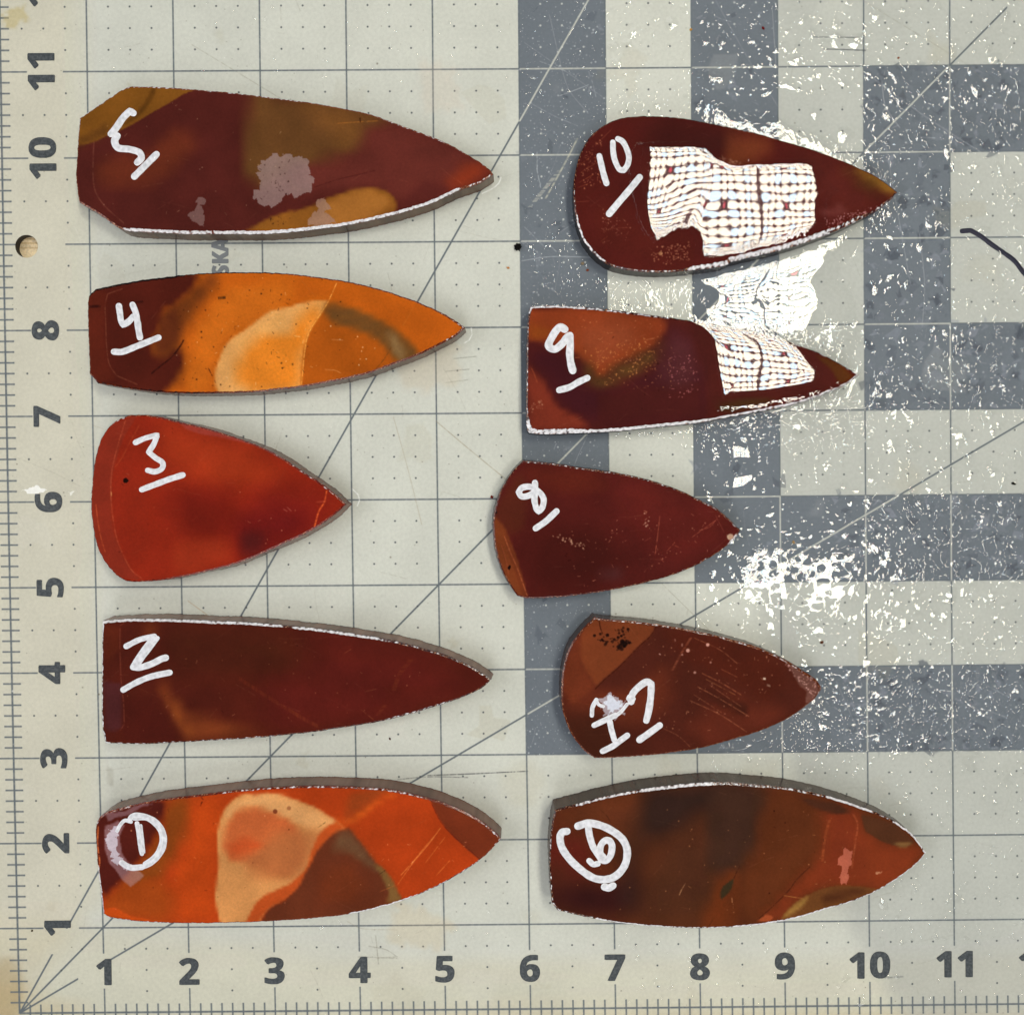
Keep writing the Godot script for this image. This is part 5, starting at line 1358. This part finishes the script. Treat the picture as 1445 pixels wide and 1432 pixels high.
	d.layers.append(["4c2a18", 0.9, 3, 2, [9.362, 1.468, 9.664, 1.532, 9.898, 1.513, 9.63, 1.415, 9.362, 1.351]])
	d.layers.append(["b0604a", 0.95, 0, 2, [9.616, 2, 9.669, 1.961, 9.682, 1.885, 9.657, 1.784, 9.635, 1.734, 9.641, 1.633, 9.622, 1.583, 9.572, 1.587, 9.544, 1.618, 9.573, 1.752, 9.531, 1.82, 9.552, 1.92]])
	d.layers.append(["a5502c", 0.8, 1, 2, [8.591, 1.175, 8.692, 1.241, 8.775, 1.206, 8.725, 1.156]])
	d.layers.append(["3a2e1c", 1, 1, 0, [8.342, 1.673, 8.322, 1.581, 8.274, 1.498, 8.207, 1.44, 8.194, 1.423, 8.184, 1.499, 8.216, 1.582]])
	d.lines = []
	d.lines.append(["3a1a10", 0.8, 0.01, [8.41, 1.815, 8.376, 1.749, 8.339, 1.668]])
	d.lines.append(["3c1c10", 0.7, 0.012, [9.205, 1.79, 9.062, 1.657, 8.961, 1.523, 8.793, 1.357, 8.625, 1.208]])
	d.lines.append(["a05030", 0.7, 0.02, [9.701, 2.388, 9.751, 2.27, 9.725, 2.069, 9.682, 1.767]])
	d.lines.append(["a8542e", 0.5, 0.03, [9.433, 2.324, 9.382, 2.14, 9.347, 1.855]])
	d.lines.append(["c08040", 0.8, 0.008, [8.911, 1.465, 9.111, 1.433]])
	d.lines.append(["c08a60", 0.8, 0.01, [7.79, 1.621, 7.74, 1.537, 7.719, 1.487]])
	d.lines.append(["30180e", 0.6, 0.008, [6.829, 2.471, 6.911, 2.386, 6.944, 2.318]])
	d.lines.append(["d09060", 0.8, 0.012, [8.316, 1.447, 8.32, 1.396]])
	d.lines.append(["40200f", 0.7, 0.01, [8.105, 1.214, 8.054, 1.13]])
	d.specks = []
	d.specks.append(["c08050", 34, 0.006, [6.379, 2.559, 8.465, 2.536, 8.456, 1.193, 6.368, 1.385]])
	d.specks.append(["c08050", 24, 0.006, [8.299, 2.538, 9.801, 2.354, 9.798, 1.598, 8.291, 1.279]])
	d.specks.append(["1e0c06", 10, 0.008, [8.466, 2.536, 9.968, 2.352, 9.798, 1.598, 8.292, 1.447]])
	d.specks.append(["e8b890", 3, 0.014, [9.966, 1.731, 10.016, 1.73, 10.016, 1.68, 9.966, 1.68]])
	d.paint = []
	d.paint.append([0.088, [6.446, 2.227, 6.393, 2.216, 6.369, 2.157, 6.391, 2.04, 6.482, 1.904, 6.606, 1.785, 6.722, 1.704, 6.822, 1.674, 6.939, 1.684, 7.031, 1.739, 7.099, 1.83, 7.128, 1.931, 7.125, 2.031, 7.076, 2.133, 6.977, 2.217, 6.844, 2.286, 6.694, 2.318, 6.574, 2.286]])
	d.paint.append([0.079, [6.69, 2.271, 6.706, 2.17, 6.742, 2.052, 6.799, 1.959, 6.841, 1.9, 6.891, 1.891, 6.941, 1.949, 6.959, 2.05, 6.934, 2.109, 6.884, 2.118, 6.834, 2.068, 6.821, 1.984, 6.858, 1.93]])
	d.paint.append([0.07, [6.699, 1.888, 6.743, 1.848, 6.793, 1.854]])
	d.paint.append([0.088, [6.871, 1.588, 6.918, 1.577, 6.963, 1.6]])
	d.rim = []
	d.rim.append([6.629, 2.557, 7.264, 2.663, 0.033, 0.75])
	d.rim.append([7.364, 2.691, 8.049, 2.739, 0.046, 0.85])
	d.rim.append([8.049, 2.739, 8.541, 2.72, 0.041, 0.45])
	d.rim.append([8.5, 2.703, 9.101, 2.633, 0.037, 0.45])
	d.rim.append([9.101, 2.633, 9.468, 2.559, 0.025, 0.5])
	d.rim.append([9.468, 2.555, 9.835, 2.429, 0.033, 0.95])
	d.rim.append([9.835, 2.429, 10.219, 2.265, 0.025, 0.4])
	d.rim.append([10.219, 2.232, 10.519, 1.976, 0.033, 0.85])
	d.rim.append([6.335, 1.327, 6.818, 1.22, 0.041, 0.4])
	d.rim.append([6.835, 1.195, 7.569, 1.119, 0.033, 0.9])
	d.rim.append([7.569, 1.111, 8.272, 1.103, 0.033, 0.6])
	d.rim.append([8.407, 1.118, 9.395, 1.291, 0.041, 0.95])
	d.rim.append([9.395, 1.291, 10.133, 1.594, 0.033, 0.7])
	d.rim.append([10.133, 1.594, 10.527, 1.892, 0.033, 0.9])
	d.rim.append([6.259, 2.175, 6.277, 1.436, 0.021, 0.45])
	return d


func stone_7() -> Dictionary:
	var d := {"t": 0.26, "flare": 0.015, "base": "4f2015", "rimcol": "5a2614", "edge": "503e34", "label": "brown slab with a white 7, a smeared-out number and a speckled amber corner"}
	d.trim = Vector3(0.97, 1.02, 1.05)
	d.out = [6.791, 4.648, 6.847, 4.632, 7.203, 4.599, 7.56, 4.551, 7.984, 4.468, 8.318, 4.387, 8.653, 4.282, 8.942, 4.145, 9.165, 4.008, 9.321, 3.895, 9.376, 3.804, 9.297, 3.694, 9.162, 3.582, 8.938, 3.439, 8.647, 3.319, 8.31, 3.221, 7.974, 3.136, 7.526, 3.074, 7.146, 3.044, 6.777, 3.032, 6.633, 3.15, 6.49, 3.365, 6.414, 3.612, 6.405, 3.859, 6.429, 4.082, 6.51, 4.327, 6.645, 4.504]
	d.layers = []
	d.layers.append(["602818", 1, 4, 3, [6.394, 3.859, 6.532, 4.372, 6.751, 3.832, 7.197, 3.828, 7.646, 4.136, 7.643, 3.689, 7.194, 3.357, 6.749, 3.564, 6.436, 3.567]])
	d.layers.append(["78371d", 1, 2, 1, [6.758, 4.66, 7.159, 4.6, 7.482, 4.536, 7.425, 4.429, 7.291, 4.319, 7.066, 4.086, 6.908, 3.954, 6.796, 3.854, 6.664, 4.057, 6.598, 4.259, 6.645, 4.504]])
	d.layers.append(["6e2f1a", 1, 3, 2, [6.645, 4.527, 6.532, 4.327, 6.418, 4.037, 6.405, 3.814, 6.526, 3.656, 6.796, 3.854, 6.664, 4.057, 6.61, 4.259]])
	d.layers.append(["3f1e12", 1, 5, 4, [6.414, 3.612, 6.748, 3.474, 7.081, 3.201, 7.236, 3.043, 6.777, 3.025, 6.567, 3.252]])
	d.layers.append(["4e1d12", 1, 4, 3, [7.56, 4.54, 8.318, 4.353, 8.764, 4.192, 8.986, 3.898, 8.76, 3.632, 8.315, 3.95, 7.87, 4.134, 7.648, 4.36]])
	d.layers.append(["5e2618", 1, 4, 3, [7.865, 3.417, 8.314, 3.726, 8.872, 3.631, 9.096, 3.583, 8.535, 3.275, 7.975, 3.147]])
	d.layers.append(["3c1a12", 0.7, 3, 3, [8.046, 3.796, 8.537, 3.634, 8.536, 3.5, 8.224, 3.593]])
	d.layers.append(["cfccd8", 0.62, 0, 4, [6.806, 3.697, 6.889, 3.753, 6.974, 3.796, 7.052, 3.74, 7.163, 3.66, 7.117, 3.582, 7.061, 3.516, 6.971, 3.472, 6.904, 3.517, 6.887, 3.607, 6.838, 3.619]])
	d.layers.append(["e4e2ea", 0.7, 0, 3, [6.895, 3.719, 6.974, 3.763, 7.04, 3.695, 7.084, 3.627, 7.017, 3.561, 6.938, 3.517, 6.916, 3.607]])
	d.layers.append(["80564c", 0.6, 1, 4, [8.942, 4.145, 9.098, 4.054, 9.276, 3.918, 9.387, 3.782, 9.297, 3.671, 9.208, 3.627, 9.231, 3.784, 9.119, 3.83, 9.053, 3.942]])
	d.lines = []
	d.lines.append(["3c160c", 0.9, 0.014, [7.482, 4.523, 7.425, 4.429, 7.291, 4.308, 7.065, 4.08, 6.908, 3.947, 6.791, 3.832]])
	d.lines.append(["b06a4a", 0.6, 0.01, [7.957, 3.842, 8.202, 3.705, 8.536, 3.5]])
	d.lines.append(["b06a4a", 0.6, 0.01, [7.867, 3.686, 8.201, 3.526, 8.512, 3.321]])
	d.lines.append(["a86040", 0.6, 0.012, [8.003, 3.998, 8.225, 3.884, 8.448, 3.747]])
	d.lines.append(["b87848", 0.5, 0.008, [8.047, 3.931, 8.381, 3.748]])
	d.lines.append(["8c4a34", 0.6, 0.025, [7.883, 4.402, 7.759, 4.202, 7.672, 4.035]])
	d.lines.append(["b06a4a", 0.6, 0.008, [7.916, 4.402, 8.206, 4.265, 8.406, 4.106]])
	d.lines.append(["b06a4a", 0.5, 0.008, [7.551, 3.376, 7.73, 3.284, 7.863, 3.159]])
	d.lines.append(["b06a4a", 0.5, 0.008, [8.091, 3.863, 8.447, 3.613]])
	d.lines.append(["a05a3a", 0.6, 0.008, [8.227, 4.041, 8.405, 3.949]])
	d.lines.append(["b06a4a", 0.5, 0.007, [7.912, 3.753, 8.223, 3.548]])
	d.lines.append(["30100a", 0.8, 0.012, [6.836, 4.625, 6.853, 4.525, 6.879, 4.457]])
	d.specks = []
	d.specks.append(["140806", 46, 0.016, [6.757, 4.503, 7.248, 4.543, 7.156, 4.253, 6.822, 4.324]])
	d.specks.append(["140806", 18, 0.025, [7.046, 4.411, 7.179, 4.365, 7.156, 4.264, 7.056, 4.277]])
	d.specks.append(["c08060", 90, 0.006, [7.27, 4.476, 9.099, 4.121, 8.872, 3.541, 7.416, 3.153]])
	d.specks.append(["f0d8c0", 2, 0.03, [8.673, 3.991, 8.785, 3.99, 8.784, 3.788, 8.672, 3.79]])
	d.specks.append(["d8a8a0", 70, 0.008, [8.875, 4.168, 9.299, 3.94, 9.297, 3.671, 9.186, 3.806]])
	d.specks.append(["d8a090", 8, 0.018, [7.515, 4.451, 8.407, 4.262, 8.406, 4.128, 7.51, 3.869]])
	d.paint = []
	d.paint.append([0.082, [7.196, 3.682, 7.215, 3.771, 7.287, 3.849, 7.372, 3.904, 7.428, 3.881, 7.42, 3.736, 7.397, 3.579, 7.369, 3.467]])
	d.paint.append([0.061, [7.17, 3.716, 7.186, 3.749, 7.219, 3.715]])
	d.paint.append([0.079, [7.289, 3.244, 7.417, 3.332, 7.518, 3.405]])
	d.paint.append([0.066, [6.774, 3.416, 6.882, 3.466, 7.016, 3.527]])
	d.paint.append([0.07, [6.953, 3.449, 6.97, 3.36, 7.001, 3.247]])
	d.paint.append([0.07, [6.868, 3.119, 6.991, 3.18, 7.081, 3.246, 7.148, 3.295]])
	d.paint.append([0.053, [6.748, 3.53, 6.756, 3.62, 6.799, 3.704]])
	d.paint.append([0.039, [6.799, 3.704, 6.827, 3.652, 6.879, 3.63]])
	d.paint.append([0.044, [6.971, 3.494, 7.072, 3.56, 7.147, 3.649]])
	d.rim = []
	d.rim.append([6.791, 4.619, 7.471, 4.552, 0.033, 0.25])
	d.rim.append([7.56, 4.517, 8.318, 4.375, 0.033, 0.3])
	d.rim.append([8.318, 4.375, 8.987, 4.077, 0.041, 0.3])
	d.rim.append([8.987, 4.077, 9.365, 3.805, 0.041, 0.3])
	return d


func stone_8() -> Dictionary:
	var d := {"t": 0.22, "flare": 0.03, "base": "501915", "rimcol": "4a1812", "edge": "4a4440", "label": "small dark red slab with a white 8 and an orange sliver at its curved end"}
	d.trim = Vector3(1.02, 1.1, 1.1)
	d.out = [5.991, 6.437, 6.372, 6.397, 6.712, 6.339, 7.114, 6.278, 7.433, 6.2, 7.75, 6.091, 8.026, 5.96, 8.238, 5.842, 8.47, 5.616, 8.363, 5.479, 8.106, 5.3, 7.807, 5.155, 7.424, 5.041, 6.997, 4.95, 6.571, 4.89, 6.252, 4.868, 6.007, 4.864, 5.912, 4.891, 5.766, 5.132, 5.672, 5.41, 5.64, 5.687, 5.663, 5.878, 5.733, 6.09, 5.862, 6.301]
	d.layers = []
	d.layers.append(["5a1c17", 1, 5, 4, [7.008, 6.268, 7.644, 6.092, 8.428, 5.616, 8.064, 5.322, 7.639, 5.39, 7.216, 5.735]])
	d.layers.append(["5c1e15", 1, 4, 3, [5.991, 6.426, 6.796, 6.312, 7.007, 6.162, 6.581, 6.039, 6.052, 6.171]])
	d.layers.append(["421411", 1, 5, 4, [6.046, 5.577, 6.791, 5.697, 7.214, 5.395, 7.125, 5.012, 6.358, 4.871, 6.06, 4.874]])
	d.layers.append(["532015", 0.9, 3, 2, [5.667, 5.899, 5.947, 6.342, 6.072, 6.065, 5.983, 5.641, 5.834, 5.579, 5.686, 5.708]])
	d.layers.append(["72321a", 1, 2, 1, [5.645, 5.836, 5.75, 5.707, 5.833, 5.536, 5.906, 5.344, 5.967, 5.131, 6.029, 4.875, 5.89, 4.876, 5.744, 5.133, 5.641, 5.411]])
	d.layers.append(["6a2c18", 0.8, 1, 1, [5.77, 5.643, 5.864, 5.451, 5.936, 5.216, 6.018, 4.896, 5.965, 4.897, 5.883, 5.195, 5.79, 5.452]])
	d.layers.append(["140806", 1, 0, 1, [5.809, 5.239, 5.835, 5.249, 5.851, 5.217, 5.83, 5.192, 5.804, 5.207]])
	d.layers.append(["140806", 1, 0, 1, [5.65, 5.867, 5.677, 5.882, 5.698, 5.856, 5.677, 5.831, 5.654, 5.84]])
	d.layers.append(["4a2a2c", 0.5, 4, 3, [6.829, 5.165, 7.084, 5.205, 7.126, 5.076, 6.913, 5.057]])
	d.lines = []
	d.lines.append(["a85a38", 0.8, 0.012, [5.77, 5.579, 5.832, 5.409, 5.905, 5.238, 5.967, 5.067, 6.025, 4.896]])
	d.lines.append(["9a4a30", 0.7, 0.008, [5.737, 5.473, 5.788, 5.303, 5.818, 5.132]])
	d.lines.append(["b86048", 0.7, 0.01, [7.546, 5.795, 7.523, 5.583, 7.49, 5.349]])
	d.lines.append(["b05a44", 0.7, 0.008, [7.917, 5.547, 8.173, 5.725]])
	d.lines.append(["b05a44", 0.7, 0.008, [8.002, 5.621, 8.12, 5.662, 8.195, 5.746]])
	d.lines.append(["b05a44", 0.7, 0.008, [7.628, 5.391, 7.714, 5.485]])
	d.lines.append(["b05a44", 0.6, 0.008, [7.714, 5.453, 7.777, 5.421]])
	d.lines.append(["b86048", 0.5, 0.008, [7.553, 5.306, 7.606, 5.242]])
	d.lines.append(["a05040", 0.6, 0.008, [7.363, 5.5, 7.438, 5.541]])
	d.lines.append(["b05a44", 0.5, 0.007, [8.184, 5.789, 8.279, 5.597]])
	d.lines.append(["c08060", 0.7, 0.01, [7.366, 5.85, 7.398, 5.839, 7.387, 5.818]])
	d.specks = []
	d.specks.append(["c07a60", 80, 0.006, [6.302, 5.702, 8.28, 5.873, 8.171, 5.385, 6.572, 4.933]])
	d.specks.append(["d8a888", 30, 0.01, [6.291, 5.638, 6.683, 5.485, 6.703, 5.4, 6.322, 5.574]])
	d.specks.append(["e0c0a0", 2, 0.035, [8.332, 5.554, 8.353, 5.553, 8.353, 5.511, 8.331, 5.511]])
	d.specks.append(["2a0806", 4, 0.014, [6.448, 5.402, 6.532, 5.317, 6.51, 5.232, 6.447, 5.232]])
	d.specks.append(["d0a088", 10, 0.009, [7.366, 5.861, 7.43, 5.86, 7.428, 5.669, 7.365, 5.67]])
	d.paint = []
	d.paint.append([0.072, [6.126, 6.124, 6.051, 6.139, 5.977, 6.125, 5.938, 6.077, 5.976, 6.028, 6.061, 6.04, 6.136, 6.096]])
	d.paint.append([0.072, [6.126, 6.181, 6.129, 6.086, 6.118, 5.99, 6.138, 5.894, 6.166, 5.856, 6.208, 5.904, 6.224, 5.989, 6.195, 6.053, 6.147, 6.096]])
	d.paint.append([0.076, [6.132, 5.665, 6.249, 5.745, 6.367, 5.854]])
	d.rim = []
	d.rim.append([6.033, 6.426, 6.478, 6.362, 0.033, 0.35])
	d.rim.append([6.478, 6.362, 7.008, 6.279, 0.033, 0.3])
	d.rim.append([7.008, 6.279, 7.771, 6.059, 0.029, 0.25])
	d.rim.append([7.962, 5.972, 8.47, 5.616, 0.033, 0.25])
	d.rim.append([7.765, 5.155, 8.363, 5.468, 0.025, 0.2])
	d.rim.append([8.342, 5.575, 8.384, 5.511, 0.041, 0.8])
	return d


func stone_9() -> Dictionary:
	var d := {"t": 0.22, "flare": 0, "base": "4f1a15", "rimcol": "34100e", "edge": "1e1a1c", "label": "dark red slab with a white 9, straight left end and a wet mirror-like tip"}
	d.trim = Vector3(0.97, 1.05, 1.08)
	d.out = [6.097, 8.187, 6.379, 8.195, 6.669, 8.178, 6.959, 8.15, 7.248, 8.111, 7.61, 8.057, 8.037, 7.993, 8.239, 7.961, 8.529, 7.906, 8.819, 7.837, 9.108, 7.735, 9.398, 7.624, 9.615, 7.506, 9.833, 7.378, 9.687, 7.267, 9.396, 7.148, 9.104, 7.053, 8.741, 6.977, 8.377, 6.915, 8.03, 6.853, 7.528, 6.806, 7.019, 6.76, 6.584, 6.742, 6.221, 6.736, 6.068, 6.752, 6.04, 6.806, 6.035, 7.023, 6.042, 7.457, 6.054, 7.891, 6.074, 8.122]
	d.layers = []
	d.layers.append(["8a3619", 1, 3, 3, [6.046, 8.166, 6.958, 8.157, 7.61, 8.05, 7.667, 7.948, 7.579, 7.805, 7.39, 7.691, 7.098, 7.52, 6.879, 7.363, 6.75, 7.48, 6.62, 7.625, 6.433, 7.728, 6.201, 7.788, 6.042, 7.804]])
	d.layers.append(["8f3d22", 1, 4, 3, [6.595, 7.987, 7.247, 7.996, 7.318, 7.764, 6.953, 7.507, 6.808, 7.508, 6.636, 7.712]])
	d.layers.append(["8f3f16", 0.9, 3, 2, [6.073, 7.992, 6.304, 7.947, 6.318, 7.831, 6.086, 7.818]])
	d.layers.append(["58351a", 1, 4, 3, [6.62, 7.625, 6.75, 7.494, 6.879, 7.377, 7.098, 7.505, 7.317, 7.619, 7.579, 7.761, 7.607, 7.631, 7.315, 7.416, 7.038, 7.274, 6.805, 7.204, 6.705, 7.379]])
	d.layers.append(["45161a", 1, 4, 3, [6.042, 7.747, 6.375, 7.7, 6.605, 7.51, 6.719, 7.306, 6.863, 7.189, 7.241, 7.301, 7.548, 7.501, 7.652, 7.862, 7.797, 7.904, 7.927, 7.801, 8.012, 7.497, 8.069, 7.293, 8.066, 6.888, 6.831, 6.842, 6.6, 6.931, 6.398, 7.078, 6.284, 7.31, 6.141, 7.5, 6.04, 7.573]])
	d.layers.append(["4a1816", 1, 3, 3, [6.863, 7.16, 7.386, 7.271, 8.04, 7.294, 8.037, 6.902, 6.831, 6.827]])
	d.layers.append(["5c2a2a", 0.6, 4, 4, [7.637, 7.833, 7.826, 7.86, 7.97, 7.656, 8.011, 7.294, 7.778, 7.209, 7.532, 7.371]])
	d.layers.append(["7a2c1d", 1, 3, 3, [6.039, 7.515, 6.14, 7.456, 6.269, 7.253, 6.398, 7.049, 6.628, 6.901, 6.744, 6.799, 6.061, 6.747]])
	d.layers.append(["55290f", 1, 2, 2, [9.34, 7.614, 9.543, 7.526, 9.731, 7.379, 9.731, 7.321, 9.614, 7.264, 9.499, 7.425]])
	d.layers.append(["4a2a14", 1, 3, 2, [8.189, 7.06, 8.596, 7.115, 8.887, 7.097, 8.741, 7.026, 8.305, 6.958]])
	d.lines = []
	d.lines.append(["a85030", 0.7, 0.01, [6.097, 7.486, 6.125, 7.428, 6.161, 7.326]])
	d.lines.append(["c07040", 0.6, 0.008, [6.591, 7.601, 6.642, 7.601]])
	d.lines.append(["c88050", 0.7, 0.008, [7.405, 7.792, 7.499, 7.813]])
	d.specks = []
	d.specks.append(["d08848", 150, 0.007, [6.664, 7.668, 7.391, 7.806, 7.606, 7.5, 6.951, 7.275]])
	d.specks.append(["c07a50", 90, 0.006, [6.595, 8.059, 7.61, 8.021, 7.822, 7.296, 7.24, 7.156]])
	d.specks.append(["c07070", 70, 0.007, [7.607, 7.616, 7.97, 7.656, 8.01, 7.222, 7.675, 7.08]])
	d.specks.append(["c09070", 30, 0.006, [6.05, 7.095, 6.224, 7.123, 6.223, 6.978, 6.049, 6.979]])
	d.specks.append(["2a0c08", 14, 0.008, [6.666, 7.885, 7.825, 7.73, 7.675, 7.007, 6.513, 7.018]])
	d.paint = []
	d.paint.append([0.088, [6.481, 7.923, 6.435, 7.948, 6.384, 7.91, 6.325, 7.816, 6.295, 7.744, 6.324, 7.708, 6.375, 7.7, 6.448, 7.757, 6.499, 7.822, 6.538, 7.85]])
	d.paint.append([0.088, [6.538, 7.843, 6.542, 7.742, 6.536, 7.641, 6.547, 7.539, 6.568, 7.455]])
	d.paint.append([0.077, [6.414, 7.234, 6.53, 7.265, 6.632, 7.322, 6.731, 7.367]])
	d.rim = []
	d.rim.append([6.089, 8.183, 6.64, 8.177, 0.041, 0.8])
	d.rim.append([6.64, 8.175, 6.987, 8.135, 0.046, 0.6])
	d.rim.append([6.987, 8.121, 7.581, 8.065, 0.041, 0.6])
	d.rim.append([6.062, 6.82, 6.584, 6.779, 0.083, 0.85])
	d.rim.append([6.584, 6.779, 8.03, 6.866, 0.05, 0.9])
	d.rim.append([7.868, 6.861, 9.105, 7.066, 0.041, 0.8])
	d.rim.append([9.105, 7.066, 9.818, 7.349, 0.033, 0.7])
	d.rim.append([6.057, 7.891, 6.049, 7.023, 0.017, 0.25])
	d.rim.append([9.108, 7.732, 9.818, 7.385, 0.025, 0.4])
	return d


func stone_10() -> Dictionary:
	var d := {"t": 0.21, "flare": 0, "base": "501814", "rimcol": "3f1510", "edge": "2a2624", "label": "egg-shaped maroon slab with a white 10 half under a shining film of water"}
	d.trim = Vector3(0.97, 1.06, 1.08)
	d.out = [7.306, 10.333, 7.51, 10.334, 7.802, 10.314, 8.167, 10.247, 8.578, 10.156, 8.709, 10.123, 9.001, 10.036, 9.293, 9.95, 9.586, 9.843, 9.878, 9.716, 10.097, 9.598, 10.286, 9.45, 10.198, 9.356, 10.022, 9.226, 9.802, 9.116, 9.508, 8.986, 9.141, 8.857, 8.848, 8.779, 8.408, 8.679, 8.302, 8.631, 7.936, 8.583, 7.643, 8.564, 7.35, 8.574, 7.058, 8.628, 6.898, 8.716, 6.738, 8.885, 6.652, 9.075, 6.603, 9.322, 6.597, 9.541, 6.621, 9.715, 6.674, 9.904, 6.778, 10.091, 6.925, 10.22, 7.116, 10.306]
	d.layers = []
	d.layers.append(["3f1512", 1, 5, 4, [7.305, 10.304, 7.802, 10.3, 8.578, 10.119, 8.576, 9.771, 8.164, 9.847, 7.945, 9.965, 7.361, 9.97]])
	d.layers.append(["571c16", 1, 5, 4, [6.626, 9.468, 7.065, 9.464, 7.354, 9.025, 7.938, 8.874, 7.936, 8.583, 7.204, 8.618, 6.768, 8.957]])
	d.layers.append(["6c2e1a", 1, 4, 4, [8.344, 10.121, 8.826, 10.074, 8.839, 9.885, 8.707, 9.813, 8.342, 9.787]])
	d.layers.append(["571e18", 1, 4, 3, [9.001, 9.999, 9.731, 9.761, 10.095, 9.292, 9.729, 9.179, 9.364, 9.444, 9.292, 9.735]])
	d.layers.append(["8a5420", 1, 3, 2, [9.877, 9.723, 10.097, 9.605, 10.301, 9.45, 10.213, 9.393, 10.096, 9.452, 9.95, 9.57, 9.804, 9.687]])
	d.layers.append(["5a3616", 0.8, 4, 3, [9.658, 9.776, 9.95, 9.642, 10.169, 9.437, 10.023, 9.409, 9.818, 9.585]])
	d.layers.append(["7a3a34", 0.5, 3, 4, [9.407, 9.269, 9.656, 9.325, 9.729, 9.222, 9.465, 9.152]])
	d.lines = []
	d.lines.append(["8a4430", 0.6, 0.007, [6.778, 10.106, 6.969, 10.293]])
	d.lines.append(["8a4430", 0.6, 0.007, [6.85, 10.003, 7.042, 10.19]])
	d.lines.append(["9a4e30", 0.7, 0.007, [6.673, 9.787, 6.791, 9.873]])
	d.lines.append(["9a4e30", 0.7, 0.007, [6.657, 9.584, 6.818, 9.67]])
	d.lines.append(["9a4e30", 0.7, 0.007, [6.641, 9.526, 6.759, 9.568]])
	d.lines.append(["8a4430", 0.6, 0.007, [6.625, 9.366, 6.772, 9.372]])
	d.lines.append(["8a4430", 0.6, 0.007, [6.915, 9.029, 7.061, 9.064, 7.252, 9.07]])
	d.lines.append(["9a4e30", 0.6, 0.007, [6.899, 8.913, 6.973, 8.97]])
	d.lines.append(["a05838", 0.5, 0.007, [6.687, 9.7, 6.848, 9.8]])
	d.lines.append(["a05838", 0.5, 0.007, [6.748, 10.048, 6.866, 10.148]])
	d.specks = []
	d.specks.append(["b87050", 90, 0.007, [6.659, 9.831, 6.924, 10.119, 6.92, 9.582, 6.7, 9.496]])
	d.specks.append(["b87858", 110, 0.007, [7.44, 8.835, 7.909, 8.903, 7.907, 8.67, 7.526, 8.645]])
	d.specks.append(["c09070", 60, 0.006, [8.237, 9.861, 8.576, 9.785, 8.576, 9.742, 8.31, 9.773]])
	d.specks.append(["b07058", 50, 0.006, [6.917, 9.32, 7.296, 9.098, 7.206, 8.881, 6.914, 8.883]])
	d.specks.append(["c08a60", 1, 0.02, [7.571, 8.778, 7.583, 8.778, 7.583, 8.767, 7.571, 8.767]])
	d.specks.append(["d8a0a0", 80, 0.007, [9.436, 9.152, 10.022, 9.292, 10.095, 9.263, 9.508, 9.006]])
	d.paint = []
	d.paint.append([0.07, [6.893, 9.88, 6.921, 9.756, 6.946, 9.654, 6.971, 9.574]])
	d.paint.append([0.066, [7.048, 10.034, 7.051, 9.929, 7.071, 9.827, 7.118, 9.732, 7.169, 9.717, 7.213, 9.782, 7.229, 9.869, 7.2, 9.971, 7.157, 10.044, 7.106, 10.074]])
	d.paint.append([0.079, [7, 9.229, 7.108, 9.355, 7.24, 9.506, 7.347, 9.636]])
	d.rim = []
	d.rim.append([6.605, 9.541, 6.653, 9.133, 0.017, 0.3])
	d.rim.append([6.653, 9.133, 6.898, 8.738, 0.033, 0.75])
	d.rim.append([6.897, 8.709, 7.789, 8.569, 0.025, 0.35])
	d.rim.append([7.951, 8.641, 8.569, 8.737, 0.075, 0.75])  # white gleam of the wet lower edge, put into the edge colour
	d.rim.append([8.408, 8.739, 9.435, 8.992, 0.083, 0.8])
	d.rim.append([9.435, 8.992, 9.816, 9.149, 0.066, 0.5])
	d.rim.append([9.816, 9.149, 10.169, 9.349, 0.033, 0.45])
	d.rim.append([7.364, 10.326, 8.578, 10.156, 0.021, 0.12])
	return d
